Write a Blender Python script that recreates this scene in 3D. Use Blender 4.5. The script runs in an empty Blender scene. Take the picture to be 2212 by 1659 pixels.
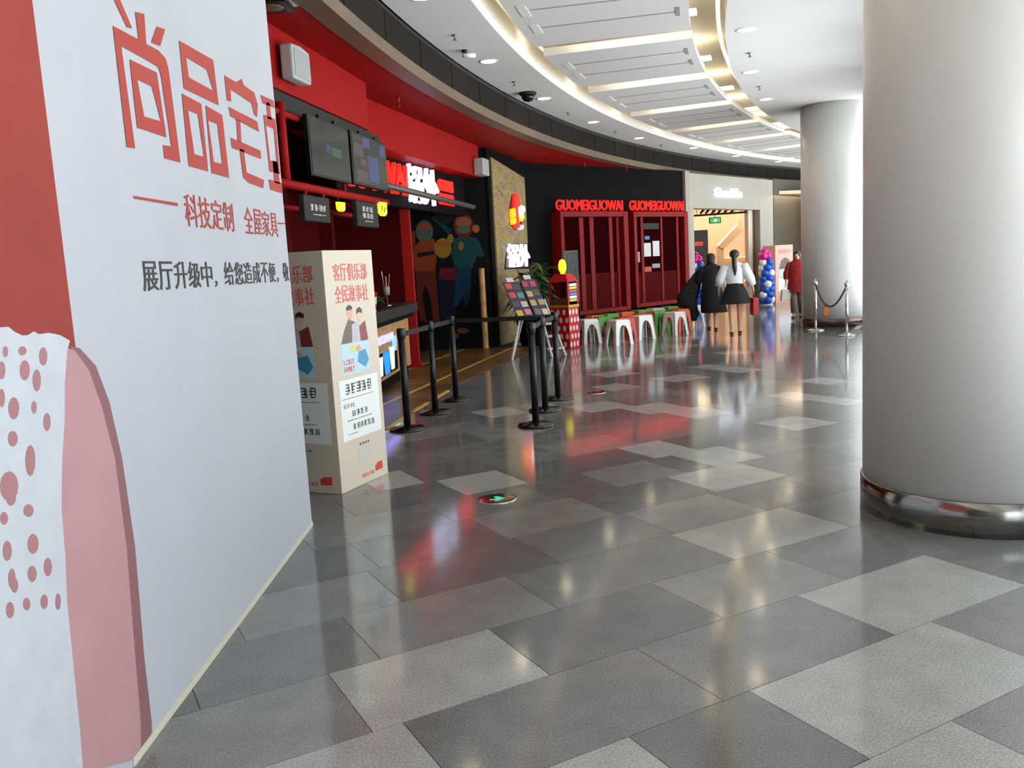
import bpy, math, random
from mathutils import Vector, Matrix

# ------------------------------------------------------------------ scene, camera, light
S = bpy.context.scene
COL = S.collection
random.seed(7)
FPX, PITCH, ROLL, EYE = 1850.0, math.radians(7.9), math.radians(3.15), 1.55
_F = Vector((0, math.cos(PITCH), -math.sin(PITCH)))
_U0 = Vector((0, math.sin(PITCH), math.cos(PITCH)))
_R0 = Vector((1, 0, 0))
_R = _R0 * math.cos(ROLL) - _U0 * math.sin(ROLL)
_U = _U0 * math.cos(ROLL) + _R0 * math.sin(ROLL)
camd = bpy.data.cameras.new('camera')
cam = bpy.data.objects.new('camera', camd)
COL.objects.link(cam)
camd.sensor_width = 36.0
camd.lens = 36.0 * FPX / 2212.0
camd.clip_start, camd.clip_end = 0.05, 300
cam.matrix_world = Matrix(((_R.x, _U.x, -_F.x, 0), (_R.y, _U.y, -_F.y, 0), (_R.z, _U.z, -_F.z, EYE), (0, 0, 0, 1)))
S.camera = cam

SKY = 5.0
wd = bpy.data.worlds.new('overcast_sky')
S.world = wd
wd.use_nodes = True
bg = wd.node_tree.nodes['Background']
bg.inputs[0].default_value = (0.90, 0.96, 1.0, 1)
bg.inputs[1].default_value = SKY
S.view_settings.view_transform = 'Standard'
S.view_settings.look = 'None'
S.view_settings.exposure = -0.10
S.view_settings.gamma = 1.0
S.view_settings.use_curve_mapping = False
S.cycles.max_bounces = 6
S.cycles.diffuse_bounces = 3
S.cycles.glossy_bounces = 3
S.cycles.transparent_max_bounces = 6
S.cycles.adaptive_threshold = 0.05
sund = bpy.data.lights.new('sun', 'SUN')
sund.energy = 30.0
sund.angle = math.radians(0.6)
sund.color = (1.0, 0.99, 0.98)
sun = bpy.data.objects.new('sun', sund)
COL.objects.link(sun)
sun.rotation_euler = (math.radians(-4), math.radians(13), 0)   # high sun over the open ground beyond the windows
S.cycles.caustics_reflective = False
S.cycles.caustics_refractive = False
S.cycles.sample_clamp_indirect = 6.0

# ------------------------------------------------------------------ helpers
def lin(c):
    c /= 255.0
    return c / 12.92 if c <= 0.04045 else ((c + 0.055) / 1.055) ** 2.4

def rgb(t):
    return (lin(t[0]), lin(t[1]), lin(t[2]), 1.0)

def ray(x, y):
    return _F + _R * ((x - 1106.0) / FPX) - _U * ((y - 829.5) / FPX)

def ground(x, y, z=0.0):
    d = ray(x, y)
    k = (z - EYE) / d.z
    return Vector((d.x * k, d.y * k, z))

MATS = {}
def mat(name, c, rough=0.6, metal=0.0, emit=None, es=0.0, noise=0.0, nscale=30.0, bump=0.0, spec=0.5, alpha=1.0, trans=0.0, stretch=None, c2=None):
    if name in MATS:
        return MATS[name]
    m = bpy.data.materials.new(name)
    m.use_nodes = True
    nt = m.node_tree
    b = nt.nodes['Principled BSDF']
    b.inputs['Base Color'].default_value = rgb(c)
    b.inputs['Roughness'].default_value = rough
    b.inputs['Metallic'].default_value = metal
    b.inputs['Specular IOR Level'].default_value = spec
    b.inputs['Alpha'].default_value = alpha
    b.inputs['Transmission Weight'].default_value = trans
    if emit:
        b.inputs['Emission Color'].default_value = rgb(emit)
        b.inputs['Emission Strength'].default_value = es
    if noise > 0 or bump > 0:
        tc = nt.nodes.new('ShaderNodeTexCoord')
        mp = nt.nodes.new('ShaderNodeMapping')
        if stretch:
            mp.inputs['Scale'].default_value = stretch
        nz = nt.nodes.new('ShaderNodeTexNoise')
        nz.inputs['Scale'].default_value = nscale
        nz.inputs['Detail'].default_value = 5
        nz.inputs['Roughness'].default_value = 0.65
        nt.links.new(tc.outputs['Object'], mp.inputs['Vector'])
        nt.links.new(mp.outputs['Vector'], nz.inputs['Vector'])
        if noise > 0:
            rp = nt.nodes.new('ShaderNodeValToRGB')
            a = rgb(c)
            lo = [v * (1 - noise) for v in a[:3]] + [1]
            hi = [min(1, v * (1 + noise)) for v in a[:3]] + [1]
            if c2:
                lo, hi = a, rgb(c2)
            rp.color_ramp.elements[0].position = 0.33
            rp.color_ramp.elements[1].position = 0.67
            rp.color_ramp.elements[0].color = lo
            rp.color_ramp.elements[1].color = hi
            nt.links.new(nz.outputs['Fac'], rp.inputs['Fac'])
            nt.links.new(rp.outputs['Color'], b.inputs['Base Color'])
        if bump > 0:
            bp = nt.nodes.new('ShaderNodeBump')
            bp.inputs['Strength'].default_value = bump
            bp.inputs['Distance'].default_value = 0.01
            nt.links.new(nz.outputs['Fac'], bp.inputs['Height'])
            nt.links.new(bp.outputs['Normal'], b.inputs['Normal'])
    MATS[name] = m
    return m

def glow(name, c, s):
    return mat(name, c, 0.5, emit=c, es=s)

class MB:
    def __init__(s):
        s.v, s.f = [], []
    def add(s, vs, fs):
        o = len(s.v)
        s.v += [tuple(p) for p in vs]
        s.f += [tuple(i + o for i in q) for q in fs]
        return s
    def hexa(s, p):   # 8 points: bottom 4 ccw, top 4 ccw
        return s.add(p, [(3, 2, 1, 0), (4, 5, 6, 7), (0, 1, 5, 4), (1, 2, 6, 5), (2, 3, 7, 6), (3, 0, 4, 7)])
    def box(s, x0, x1, y0, y1, z0, z1):
        return s.hexa([(x0, y0, z0), (x1, y0, z0), (x1, y1, z0), (x0, y1, z0), (x0, y0, z1), (x1, y0, z1), (x1, y1, z1), (x0, y1, z1)])
    def wbox(s, w, s0, s1, z0, z1, d0, d1):   # box in a wall's own axes
        return s.hexa([w.p(s0, z0, d1), w.p(s1, z0, d1), w.p(s1, z0, d0), w.p(s0, z0, d0), w.p(s0, z1, d1), w.p(s1, z1, d1), w.p(s1, z1, d0), w.p(s0, z1, d0)])
    def prism(s, lo, hi):
        n = len(lo)
        return s.add(list(lo) + list(hi), [tuple(range(n - 1, -1, -1)), tuple(range(n, 2 * n))] + [(i, (i + 1) % n, n + (i + 1) % n, n + i) for i in range(n)])
    def wpoly(s, w, pts, d0, d1):   # polygon (s,z) on a wall, extruded d0..d1
        return s.prism([w.p(a, b, d0) for a, b in pts], [w.p(a, b, d1) for a, b in pts])
    def tube(s, path, r, n=10, caps=True, closed=False):
        path = [Vector(p) for p in path]
        rs = r if isinstance(r, (list, tuple)) else [r] * len(path)
        rings = []
        for i, p in enumerate(path):
            a = path[i - 1] if (i > 0 or closed) else p
            b = path[(i + 1) % len(path)] if (i < len(path) - 1 or closed) else p
            t = (b - a).normalized()
            if i == 0:
                ref = Vector((0, 0, 1)) if abs(t.z) < 0.9 else Vector((1, 0, 0))
                u = t.cross(ref).normalized()
            else:
                u = (u - t * u.dot(t)).normalized()
            w = u.cross(t)
            rings.append([p + (u * math.cos(2 * math.pi * k / n) + w * math.sin(2 * math.pi * k / n)) * rs[i] for k in range(n)])
        fs = []
        m = len(path)
        for i in range(m if closed else m - 1):
            j = (i + 1) % m
            fs += [(i * n + k, i * n + (k + 1) % n, j * n + (k + 1) % n, j * n + k) for k in range(n)]
        if caps and not closed:
            fs += [tuple(range(n - 1, -1, -1)), tuple((m - 1) * n + k for k in range(n))]
        return s.add([q for g in rings for q in g], fs)
    def lathe(s, prof, c=(0, 0, 0), n=24, sx=1.0, sy=1.0):
        vs = [(c[0] + r * sx * math.cos(2 * math.pi * k / n), c[1] + r * sy * math.sin(2 * math.pi * k / n), c[2] + z) for r, z in prof for k in range(n)]
        fs = [(i * n + k, i * n + (k + 1) % n, (i + 1) * n + (k + 1) % n, (i + 1) * n + k) for i in range(len(prof) - 1) for k in range(n)]
        if prof[0][0] > 1e-6:
            fs.append(tuple(range(n - 1, -1, -1)))
        if prof[-1][0] > 1e-6:
            fs.append(tuple((len(prof) - 1) * n + k for k in range(n)))
        return s.add(vs, fs)
    def ball(s, c, rx, ry=None, rz=None, n=14, m=8):
        ry = ry or rx
        rz = rz or rx
        prof = [(max(1e-4, math.sin(math.pi * i / m)), -math.cos(math.pi * i / m)) for i in range(m + 1)]
        vs = [(c[0] + r * rx * math.cos(2 * math.pi * k / n), c[1] + r * ry * math.sin(2 * math.pi * k / n), c[2] + z * rz) for r, z in prof for k in range(n)]
        return s.add(vs, [(i * n + k, i * n + (k + 1) % n, (i + 1) * n + (k + 1) % n, (i + 1) * n + k) for i in range(m) for k in range(n)])
    def arc(s, r0, r1, t0, t1, z0, z1, n=0):   # ring sector about the corridor's centre
        n = n or max(1, int(abs(t1 - t0) / 0.75 + 0.5))
        for i in range(n):
            a, b = t0 + (t1 - t0) * i / n, t0 + (t1 - t0) * (i + 1) / n
            s.hexa([pol(r0, a, z0), pol(r1, a, z0), pol(r1, b, z0), pol(r0, b, z0), pol(r0, a, z1), pol(r1, a, z1), pol(r1, b, z1), pol(r0, b, z1)])
        return s
    def mesh(s, name, m, smooth=False):
        me = bpy.data.meshes.new(name)
        me.from_pydata(s.v, [], s.f)
        me.validate()
        if m:
            me.materials.append(m)
        if smooth:
            for p in me.polygons:
                p.use_smooth = True
        bm_fix(me)
        return me
    def build(s, name, m, parent=None, smooth=False, bevel=0.0):
        return obj(name, s.mesh(name, m, smooth), parent, bevel)

def bm_fix(me):
    import bmesh
    bm = bmesh.new()
    bm.from_mesh(me)
    bmesh.ops.recalc_face_normals(bm, faces=bm.faces)
    bm.to_mesh(me)
    bm.free()

def obj(name, me, parent=None, bevel=0.0):
    o = bpy.data.objects.new(name, me)
    COL.objects.link(o)
    if parent is not None:
        o.parent = parent
        o.matrix_parent_inverse = Matrix.Translation(-ORG.get(parent.name, Vector((0, 0, 0))))
    if bevel > 0:
        md = o.modifiers.new('edge', 'BEVEL')
        md.width = bevel
        md.segments = 2
        md.limit_method = 'ANGLE'
    return o

ORG = {}
def thing(name, loc, label, cat, group=None):
    o = bpy.data.objects.new(name, None)
    COL.objects.link(o)
    o.location = loc
    o.empty_display_size = 0.1
    ORG[o.name] = Vector(loc)
    return tag(o, label, cat, group)

def tag(o, label, cat, group=None):
    o['label'] = label
    o['category'] = cat
    if group:
        o['group'] = group
    return o

def struct(o, label=None):
    o['kind'] = 'structure'
    if label:
        o['label'] = label
    return o

def part(o, label):
    o['label'] = label
    return o

def copy_tree(src, loc, rz, label, group=None):
    r = src.copy()
    COL.objects.link(r)
    r.location = loc
    r.rotation_euler = (0, 0, rz)
    r['label'] = label
    if group:
        r['group'] = group
    for ch in src.children:
        c = ch.copy()
        COL.objects.link(c)
        c.parent = r
        for g in ch.children:
            d = g.copy()
            COL.objects.link(d)
            d.parent = c
    return r

CX, CY = 35.05, 2.89
def pol(r, t, z=0.0):
    t = math.radians(t)
    return Vector((CX + r * math.cos(t), CY + r * math.sin(t), z))

class Wall:   # vertical plane from P0 to P1; s along, z up, d towards the corridor
    def __init__(s, P0, P1):
        s.P0, s.P1 = Vector((P0[0], P0[1])), Vector((P1[0], P1[1]))
        d = s.P1 - s.P0
        s.L = d.length
        s.e = d / s.L
        s.n = Vector((s.e.y, -s.e.x))
    def p(s, a, z, d=0.0):
        q = s.P0 + s.e * a + s.n * d
        return Vector((q.x, q.y, z))
    def at(s, x, y):
        d = ray(x, y)
        k = s.P0.dot(s.n) / Vector((d.x, d.y)).dot(s.n)
        return ((Vector((d.x * k, d.y * k)) - s.P0).dot(s.e), d.z * k + EYE)
    def mtx(s, a, z, d):
        o = s.p(a, z, d)
        return Matrix(((s.e.x, 0, s.n.x, o.x), (s.e.y, 0, s.n.y, o.y), (0, 1, 0, o.z), (0, 0, 0, 1)))

def text_mesh(txt, m, bold=0.0, extrude=0.0, tube=0.0):
    cu = bpy.data.curves.new('t', 'FONT')
    cu.body = txt
    cu.size = 1.0
    cu.resolution_u = 3
    if tube > 0:
        cu.fill_mode = 'NONE'
        cu.bevel_depth = tube
        cu.bevel_resolution = 1
    else:
        cu.offset = 0.0 if ord(txt[0]) > 0x2000 else bold
        cu.extrude = extrude
    o = bpy.data.objects.new('t', cu)
    COL.objects.link(o)
    dg = bpy.context.evaluated_depsgraph_get()
    me = bpy.data.meshes.new_from_object(o.evaluated_get(dg))
    bpy.data.objects.remove(o)
    bpy.data.curves.remove(cu)
    me.materials.clear()
    me.materials.append(m)
    if bold > 0 and ord(txt[0]) > 0x2000:
        import bmesh
        bm = bmesh.new()
        for sh in (-1, 0, 1):
            n0 = len(bm.verts)
            bm.from_mesh(me)
            bm.verts.ensure_lookup_table()
            for v in bm.verts[n0:]:
                v.co.x += sh * bold
                v.co.z += sh * 0.01
        bm.to_mesh(me)
        bm.free()
    return me

def wall_text(name, txt, m, w, s0, s1, z0, z1, d, parent, bold=0.0, depth=0.004, tube=0.0):
    me = text_mesh(txt, m, bold, 0.5, tube)
    xs = [v.co.x for v in me.vertices]
    ys = [v.co.y for v in me.vertices]
    zs = [v.co.z for v in me.vertices]
    if not xs:
        return None
    ax, bx, ay, by, az, bz = min(xs), max(xs), min(ys), max(ys), min(zs), max(zs)
    M = w.mtx(s0, z0, d)
    for v in me.vertices:
        v.co = M @ Vector(((v.co.x - ax) / (bx - ax) * (s1 - s0), (v.co.y - ay) / (by - ay) * (z1 - z0), (v.co.z - az) / max(1e-6, bz - az) * depth))
    me.name = name
    return obj(name, me, parent)

def glyph_text(name, txt, m, w, s0, s1, z0, z1, d, parent, bold=0.0, depth=0.002):
    cw = (s1 - s0) / len(txt)
    for i, ch in enumerate(txt):
        a = s0 + i * cw
        if ch == ' ':
            continue
        if ch == '，':
            wall_text(name, ch, m, w, a + cw * .1, a + cw * .35, z0 - .02 * (z1 - z0), z0 + (z1 - z0) * .22, d, parent, bold, depth)
        else:
            wall_text(name, ch, m, w, a + cw * .04, a + cw * .96, z0, z1, d, parent, bold, depth)

def strokes(name, m, w, s0, s1, z0, z1, d, parent, n=5, rows=4, seed=1, depth=0.002):
    """small print that cannot be read: dense short strokes in the size of the glyphs"""
    rnd = random.Random(seed)
    b = MB()
    cw = (s1 - s0) / n
    hh = z1 - z0
    for i in range(n):
        a = s0 + i * cw
        for k in range(rows):
            z = z0 + hh * (k + 0.25) / rows
            l0 = a + cw * rnd.uniform(0.04, 0.25)
            l1 = a + cw * rnd.uniform(0.6, 0.92)
            b.wbox(w, l0, l1, z, z + hh * 0.42 / rows, d, d + depth)
        for k in range(2):
            x = a + cw * rnd.uniform(0.15, 0.8)
            b.wbox(w, x, x + cw * 0.12, z0 + hh * rnd.uniform(0, .3), z1 - hh * rnd.uniform(0, .2), d, d + depth)
    return b.build(name, m, parent)

# ------------------------------------------------------------------ materials
M_white = mat('white_paint', (226, 224, 220), 0.55)
M_ceil = mat('ceiling_paint', (222, 220, 216), 0.8)
M_col = mat('column_enamel', (230, 228, 224), 0.32)
M_steel = mat('brushed_steel', (150, 148, 145), 0.16, 1.0)
M_chrome = mat('chrome', (215, 215, 215), 0.12, 1.0)
M_fascia = mat('dark_wood_veneer', (34, 30, 27), 0.75, spec=0.1, noise=0.35, nscale=6, stretch=(6, 6, 0.6))
M_beige = mat('beige_trim', (106, 91, 74), 0.45, spec=0.3)
M_gap = mat('shadow_gap', (44, 44, 42), 0.7)
M_red = mat('red_paint', (150, 22, 19), 0.6, spec=0.12)
M_dred = mat('deep_red_paint', (78, 8, 10), 0.75, spec=0.06)
M_black = mat('black_paint', (16, 15, 15), 0.8, spec=0.08)
M_blackm = mat('black_metal', (24, 25, 27), 0.35, 0.3)
M_dgrey = mat('dark_grey_panel', (46, 46, 44), 0.6, spec=0.2)
M_grout = mat('grout', (52, 51, 49), 0.8)
M_wood = mat('counter_wood', (176, 132, 88), 0.5, noise=0.25, nscale=4, stretch=(1, 1, 8))
M_glass = None

def granite(name, c, k):
    m = bpy.data.materials.new(name)
    m.use_nodes = True
    nt = m.node_tree
    b = nt.nodes['Principled BSDF']
    tc = nt.nodes.new('ShaderNodeTexCoord')
    n1 = nt.nodes.new('ShaderNodeTexNoise')
    n1.inputs['Scale'].default_value = 130
    n1.inputs['Detail'].default_value = 3
    n2 = nt.nodes.new('ShaderNodeTexNoise')
    n2.inputs['Scale'].default_value = 6
    n2.inputs['Detail'].default_value = 3
    nt.links.new(tc.outputs['Object'], n1.inputs['Vector'])
    nt.links.new(tc.outputs['Object'], n2.inputs['Vector'])
    ad = nt.nodes.new('ShaderNodeMath')
    ad.operation = 'MULTIPLY_ADD'
    ad.inputs[1].default_value = 0.3
    nt.links.new(n2.outputs['Fac'], ad.inputs[0])
    nt.links.new(n1.outputs['Fac'], ad.inputs[2])
    rp = nt.nodes.new('ShaderNodeValToRGB')
    a = rgb(c)
    rp.color_ramp.elements[0].position = 0.45
    rp.color_ramp.elements[1].position = 0.85
    rp.color_ramp.elements[0].color = [v * (1 - k) for v in a[:3]] + [1]
    rp.color_ramp.elements[1].color = [v * (1 + k) for v in a[:3]] + [1]
    nt.links.new(ad.outputs[0], rp.inputs['Fac'])
    nt.links.new(rp.outputs['Color'], b.inputs['Base Color'])
    b.inputs['Roughness'].default_value = 0.10
    b.inputs['IOR'].default_value = 1.68
    MATS[name] = m
    return m

G_light = granite('granite_light', (160, 161, 159), 0.30)
G_mid = granite('granite_mid', (128, 128, 127), 0.32)
G_dark = granite('granite_dark', (114, 115, 115), 0.34)
G_deep = granite('granite_deep', (104, 105, 106), 0.34)

def glass_mat():
    m = bpy.data.materials.new('window_glass')
    m.use_nodes = True
    nt = m.node_tree
    for n in list(nt.nodes):
        nt.nodes.remove(n)
    out = nt.nodes.new('ShaderNodeOutputMaterial')
    mx = nt.nodes.new('ShaderNodeMixShader')
    tr = nt.nodes.new('ShaderNodeBsdfTransparent')
    gl = nt.nodes.new('ShaderNodeBsdfGlossy')
    gl.inputs['Roughness'].default_value = 0.02
    fr = nt.nodes.new('ShaderNodeFresnel')
    fr.inputs['IOR'].default_value = 1.45
    tr.inputs['Color'].default_value = (0.93, 0.96, 0.95, 1)
    nt.links.new(fr.outputs[0], mx.inputs[0])
    nt.links.new(tr.outputs[0], mx.inputs[1])
    nt.links.new(gl.outputs[0], mx.inputs[2])
    nt.links.new(mx.outputs[0], out.inputs['Surface'])
    return m
M_glass = glass_mat()

# ------------------------------------------------------------------ floor
ZC = 4.30                      # underside of the ceiling
RF = 36.74                     # radius of the shop line and of the fascia
RW = 30.8                      # radius of the window wall
T0, T1 = 118.0, 197.0          # extent of the corridor that is built
floor = struct(MB().arc(RW - .1, 44.0, T0, T1, -0.2, -0.004, 60).build('floor', M_grout), 'polished granite paving in grey and pale rectangles')
A = math.radians(28.5)
eu, ev = Vector((math.cos(A), math.sin(A))), Vector((-math.sin(A), math.cos(A)))
ROW0, ROWH = 2.15, 0.5105
LIGHT = {1: [(.83, 1.54)], 2: [(2.96, 3.82)], 0: [(.22, .94), (2.85, 3.74)], -1: [(.80, 1.53), (2.06, 3.07)], -2: [(1.62, 2.45)],
         5: [(4.22, 4.72)], 6: [(2.42, 2.92), (4.06, 4.50), (5.60, 6.12)], 4: [(3.76, 4.42)], 8: [(5.36, 5.86), (6.76, 7.16)], 9: [(5.20, 5.74), (7.76, 8.2)],
         7: [(1.98, 2.34), (6.85, 7.2)], 12: [(5.85, 6.30), (6.8, 7.38), (7.86, 8.3)], 14: [(6.5, 7.05)], 10: [(4.85, 5.4)], 11: [(3.95, 4.4)], 13: [(7.86, 8.26)],
         16: [(8.3, 8.9)], 18: [(9.4, 10.0)], 17: [(7.6, 8.1)], 20: [(10.4, 11)], 15: [(9.2, 9.7)], 21: [(9.3, 9.9)], -3: [(.9, 1.6)]}
MIDT = {4: [(2.2, 2.95)], 3: [(.62, 1.35), (3.0, 3.7)], 2: [(1.05, 1.9)], 5: [(3.35, 3.95)], 7: [(3.6, 4.3)], 9: [(3.4, 4.0)]}
tiles = []
for k in range(-14, 52):
    spans = [(a, b, 'L') for a, b in LIGHT.get(k, [])] + [(a, b, 'M') for a, b in MIDT.get(k, [])]
    spans.sort()
    rnd = random.Random(k * 13 + 5)
    u = -9.0 + rnd.uniform(0, 0.8)
    out = []
    def fill(u, end):
        while end - u > 1e-3:
            l = rnd.choice((0.62, 0.75, 0.88, 1.0))
            if end - u - l < 0.4:
                l = end - u
                if l > 1.25:
                    l = l / 2
            out.append((u, u + l, rnd.choice(('D', 'D', 'D', 'P', 'P', 'M'))))
            u += l
        return end
    for a, b, t in spans:
        u = fill(u, a)
        out.append((a, b, t))
        u = b
    fill(u, 30.0)
    if k > 22 or k < -4:
        out = [(a, b, 'L' if rnd.random() < 0.12 else t) for a, b, t in out]
    v0 = ROW0 + ROWH * k
    for a, b, t in out:
        c = eu * ((a + b) / 2) + ev * (v0 + ROWH / 2)
        r = math.hypot(c.x - CX, c.y - CY)
        th = math.degrees(math.atan2(c.y - CY, c.x - CX)) % 360
        if RW - .1 < r < RF + 0.55 and T0 + 4 < th < 186:
            tiles.append((a, b, v0, v0 + ROWH, t, c))
def tile_rank(t):
    c = t[5]
    dep = c.y
    if dep < 2.0:
        return 1e6 + c.length
    if abs(c.x / dep) > 0.66 or (c.x < -1.3 and c.y < 5.4):
        return 1e5 + c.length
    return c.length
tiles.sort(key=tile_rank)
GAP = 0.0015
rest = {}
for i, (a, b, v0, v1, t, c) in enumerate(tiles):
    m = {'L': G_light, 'M': G_mid, 'D': G_dark, 'P': G_deep}[t]
    q = [eu * x + ev * y for x, y in ((a + GAP, v0 + GAP), (b - GAP, v0 + GAP), (b - GAP, v1 - GAP), (a + GAP, v1 - GAP))]
    pts = [(p.x, p.y, -0.006) for p in q] + [(p.x, p.y, 0.0) for p in q]
    if i < 296:
        MB().hexa(pts).build('tile', m, floor)
    else:
        rest.setdefault(t, MB()).hexa(pts)
for t, b in rest.items():
    o = b.build('paving_field', {'L': G_light, 'M': G_mid, 'D': G_dark, 'P': G_deep}[t], floor)
    o['kind'] = 'stuff'
outside = struct(MB().arc(4.0, RW - .12, 40, 280, -0.3, -0.25, 40).build('floor_outside', mat('pale_concrete', (206, 209, 212), 0.8, noise=0.1, nscale=3)), 'pale concrete ground outside the windows')

# wooden floor of the red shop
K2 = Wall(pol(37.7, 168.3)[:2], pol(37.9, 159.2)[:2])
shop_floor = struct(MB().arc(36.75, 41.8, 159.3, 172.8, -0.004, 0.003, 30).build('floor_shop', mat('plank_underlay', (70, 50, 30), 0.7)), 'brown plank floor of the red food shop')
rndp = random.Random(3)
planks = [mat('plank_%d' % i, c, 0.35, noise=0.3, nscale=5, stretch=(1, 8, 1)) for i, c in enumerate([(98, 75, 42), (86, 64, 36), (108, 84, 46)])]
for i in range(33):
    s0 = -3.2 + i * 0.29
    off = rndp.uniform(0, 0.9)
    for j in range(3):
        dd0, dd1 = 0.80 - off - j * 1.1, 0.80 - off - (j + 1) * 1.1
        if j == 0:
            dd0 = 1.4
        # clip the outer end to the shop line
        mid = K2.p(s0 + 0.145, 0, 0)
        rr = math.hypot(mid.x - CX, mid.y - CY)
        dd0 = min(dd0, rr - 36.76)
        if dd0 - dd1 < 0.15 or not (159.6 < math.degrees(math.atan2(mid.y - CY, mid.x - CX)) < 172.6):
            continue
        b = MB()
        b.wbox(K2, s0 + .003, s0 + .287, 0.003, 0.009, dd1 + .003, dd0)
        b.build('plank', rndp.choice(planks), shop_floor)
M_yel = mat('yellow_floor_paint', (196, 160, 50), 0.5)
for d0 in (0.45, -0.5):
    MB().wbox(K2, -1.5, 5.9, 0.009, 0.0105, d0, d0 + .05).build('painted_stripe', M_yel, shop_floor)
for a0, a1 in ((171.4, 170.2), (169.9, 168.9), (168.5, 167.5)):
    MB().arc(36.72, 36.76, a0, a1, 0.0, 0.010, 3).build('painted_stripe', M_yel, shop_floor)

# ------------------------------------------------------------------ ceiling
ceiling = struct(MB().arc(35.85, RF - 0.02, T0, T1, ZC, ZC + 0.12).arc(RW - .1, 33.2, T0, T1, ZC, ZC + 0.12).build('ceiling', M_ceil), 'white curved ceiling with a panelled light cove')
cove = MB().arc(33.0, 36.0, T0, T1, ZC + 0.62, ZC + 0.68)
cove.arc(35.85, 35.9, T0, T1, ZC + 0.12, ZC + 0.62).arc(33.15, 33.2, T0, T1, ZC + 0.12, ZC + 0.62)
cove.build('cove', mat('cove_paint', (228, 222, 206), 0.8), ceiling)
M_led = glow('warm_led', (255, 238, 208), 9.0)
M_panel = mat('ceiling_panel_white', (216, 214, 211), 0.7)
M_slot = mat('diffuser_slot', (150, 148, 146), 0.7)
for i in range(12):
    tc = 165.2 - 4.7 * (i - 2)
    ta, tb = tc - 0.42, tc - 4.28
    p = MB().arc(33.62, 35.62, ta, tb, ZC + 0.06, ZC + 0.16, 5).build('ceiling_panel', M_panel, ceiling)
    # recessed linear diffuser lines with pale end slots
    for f in (0.30, 0.62):
        tt = ta + (tb - ta) * f
        MB().arc(33.75, 35.35, tt, tt - 0.05, ZC + 0.056, ZC + 0.06, 1).build('diffuser_line', M_slot, p)
        MB().arc(35.38, 35.48, tt + 0.3, tt - 0.45, ZC + 0.052, ZC + 0.06, 1).build('diffuser_end', M_white, p)
        MB().arc(33.72, 33.77, tt + 0.3, tt - 0.3, ZC + 0.054, ZC + 0.06, 1).build('diffuser_end', M_slot, p)
    MB().arc(33.55, 35.2, tc + 0.16, tc - 0.16, ZC + 0.30, ZC + 0.34, 1).build('light_strip', M_led, ceiling)
MB().arc(33.26, 33.31, 122, 190, ZC + 0.2, ZC + 0.22).build('cove_led', glow('cove_led_warm', (255, 234, 200), 1.6), ceiling)
MB().arc(35.76, 35.8, 122, 190, ZC + 0.3, ZC + 0.32).build('cove_led', glow('cove_led_soft', (255, 236, 205), 1.0), ceiling)

# fascia of dark veneer above the shop line
fascia = struct(MB().arc(RF + 0.02, RF + 0.12, T0, T1, 3.76, ZC + 0.1).build('trim_1', M_gap), 'dark veneer fascia band curving above the shops')
tt = 186.0
while tt > T0 + 2:
    MB().arc(RF - 0.03, RF + 0.03, tt - 0.02, tt - 1.98, 3.88, ZC - 0.07, 3).build('fascia_panel', M_fascia, fascia)
    tt -= 2.0
trim = struct(MB().arc(RF - 0.06, RF + 0.16, T0, T1, 3.75, 3.88).build('trim_2', M_beige), 'beige strip along the lower edge of the dark fascia')
soffit = struct(MB().arc(RF + 0.1, 44, 144.0, 172.9, 3.76, 3.85).build('ceiling_shop', M_red), 'red soffit over the food shop front')
soffit2 = struct(MB().arc(RF + 0.1, 44, 172.9, T1, 3.76, 3.85).build('ceiling_left', M_white), 'white soffit behind the hoarding')
upper = struct(MB().arc(RF + 0.12, RF + 0.3, T0, T1, 3.85, 5.1).build('wall_upper', M_gap))
struct(MB().arc(43.6, 43.8, T0, T1, 0, 4).build('wall_outer', M_black), 'added dark wall closing the back of the shops, out of view')  # unseen wall, added to stop light leaking in behind the shops
roof = struct(MB().arc(RW - .2, 44.0, T0, T1, 5.1, 5.2).build('ceiling_slab', M_gap))

# window wall along the inner edge of the corridor
M_mull = mat('window_frame_grey', (150, 152, 154), 0.4, 0.3)
n = 0
t = 196.9
while t > 124:
    n += 1
    a, b = t, t - 4.7
    fr = MB()
    fr.arc(RW, RW + .12, a, b, 0, 0.12, 1).arc(RW, RW + .12, a, b, ZC - 0.1, ZC, 1).arc(RW + .02, RW + .1, a, b, 2.55, 2.63, 1)
    fr.arc(RW - .02, RW + .14, a, a - 0.16, 0, ZC, 1)
    w = struct(fr.build('window_%d' % n, M_mull), 'tall glazed bay of the window wall')
    for za, zb in ((0.12, 2.55), (2.63, ZC - 0.1)):
        MB().add([pol(RW + .06, a - .16, za), pol(RW + .06, b, za), pol(RW + .06, b, zb), pol(RW + .06, a - .16, zb)], [(0, 1, 2, 3)]).build('pane', M_glass, w)
    t -= 4.7
struct(MB().arc(33.8, 44, T1, T1 + 0.4, -0.1, 5.1, 1).arc(RW - .2, 33.8, T1, T1 + 0.4, ZC, 5.1, 1).build('wall_rear', M_white), 'white wall beside the added glazing behind the viewer')
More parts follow.
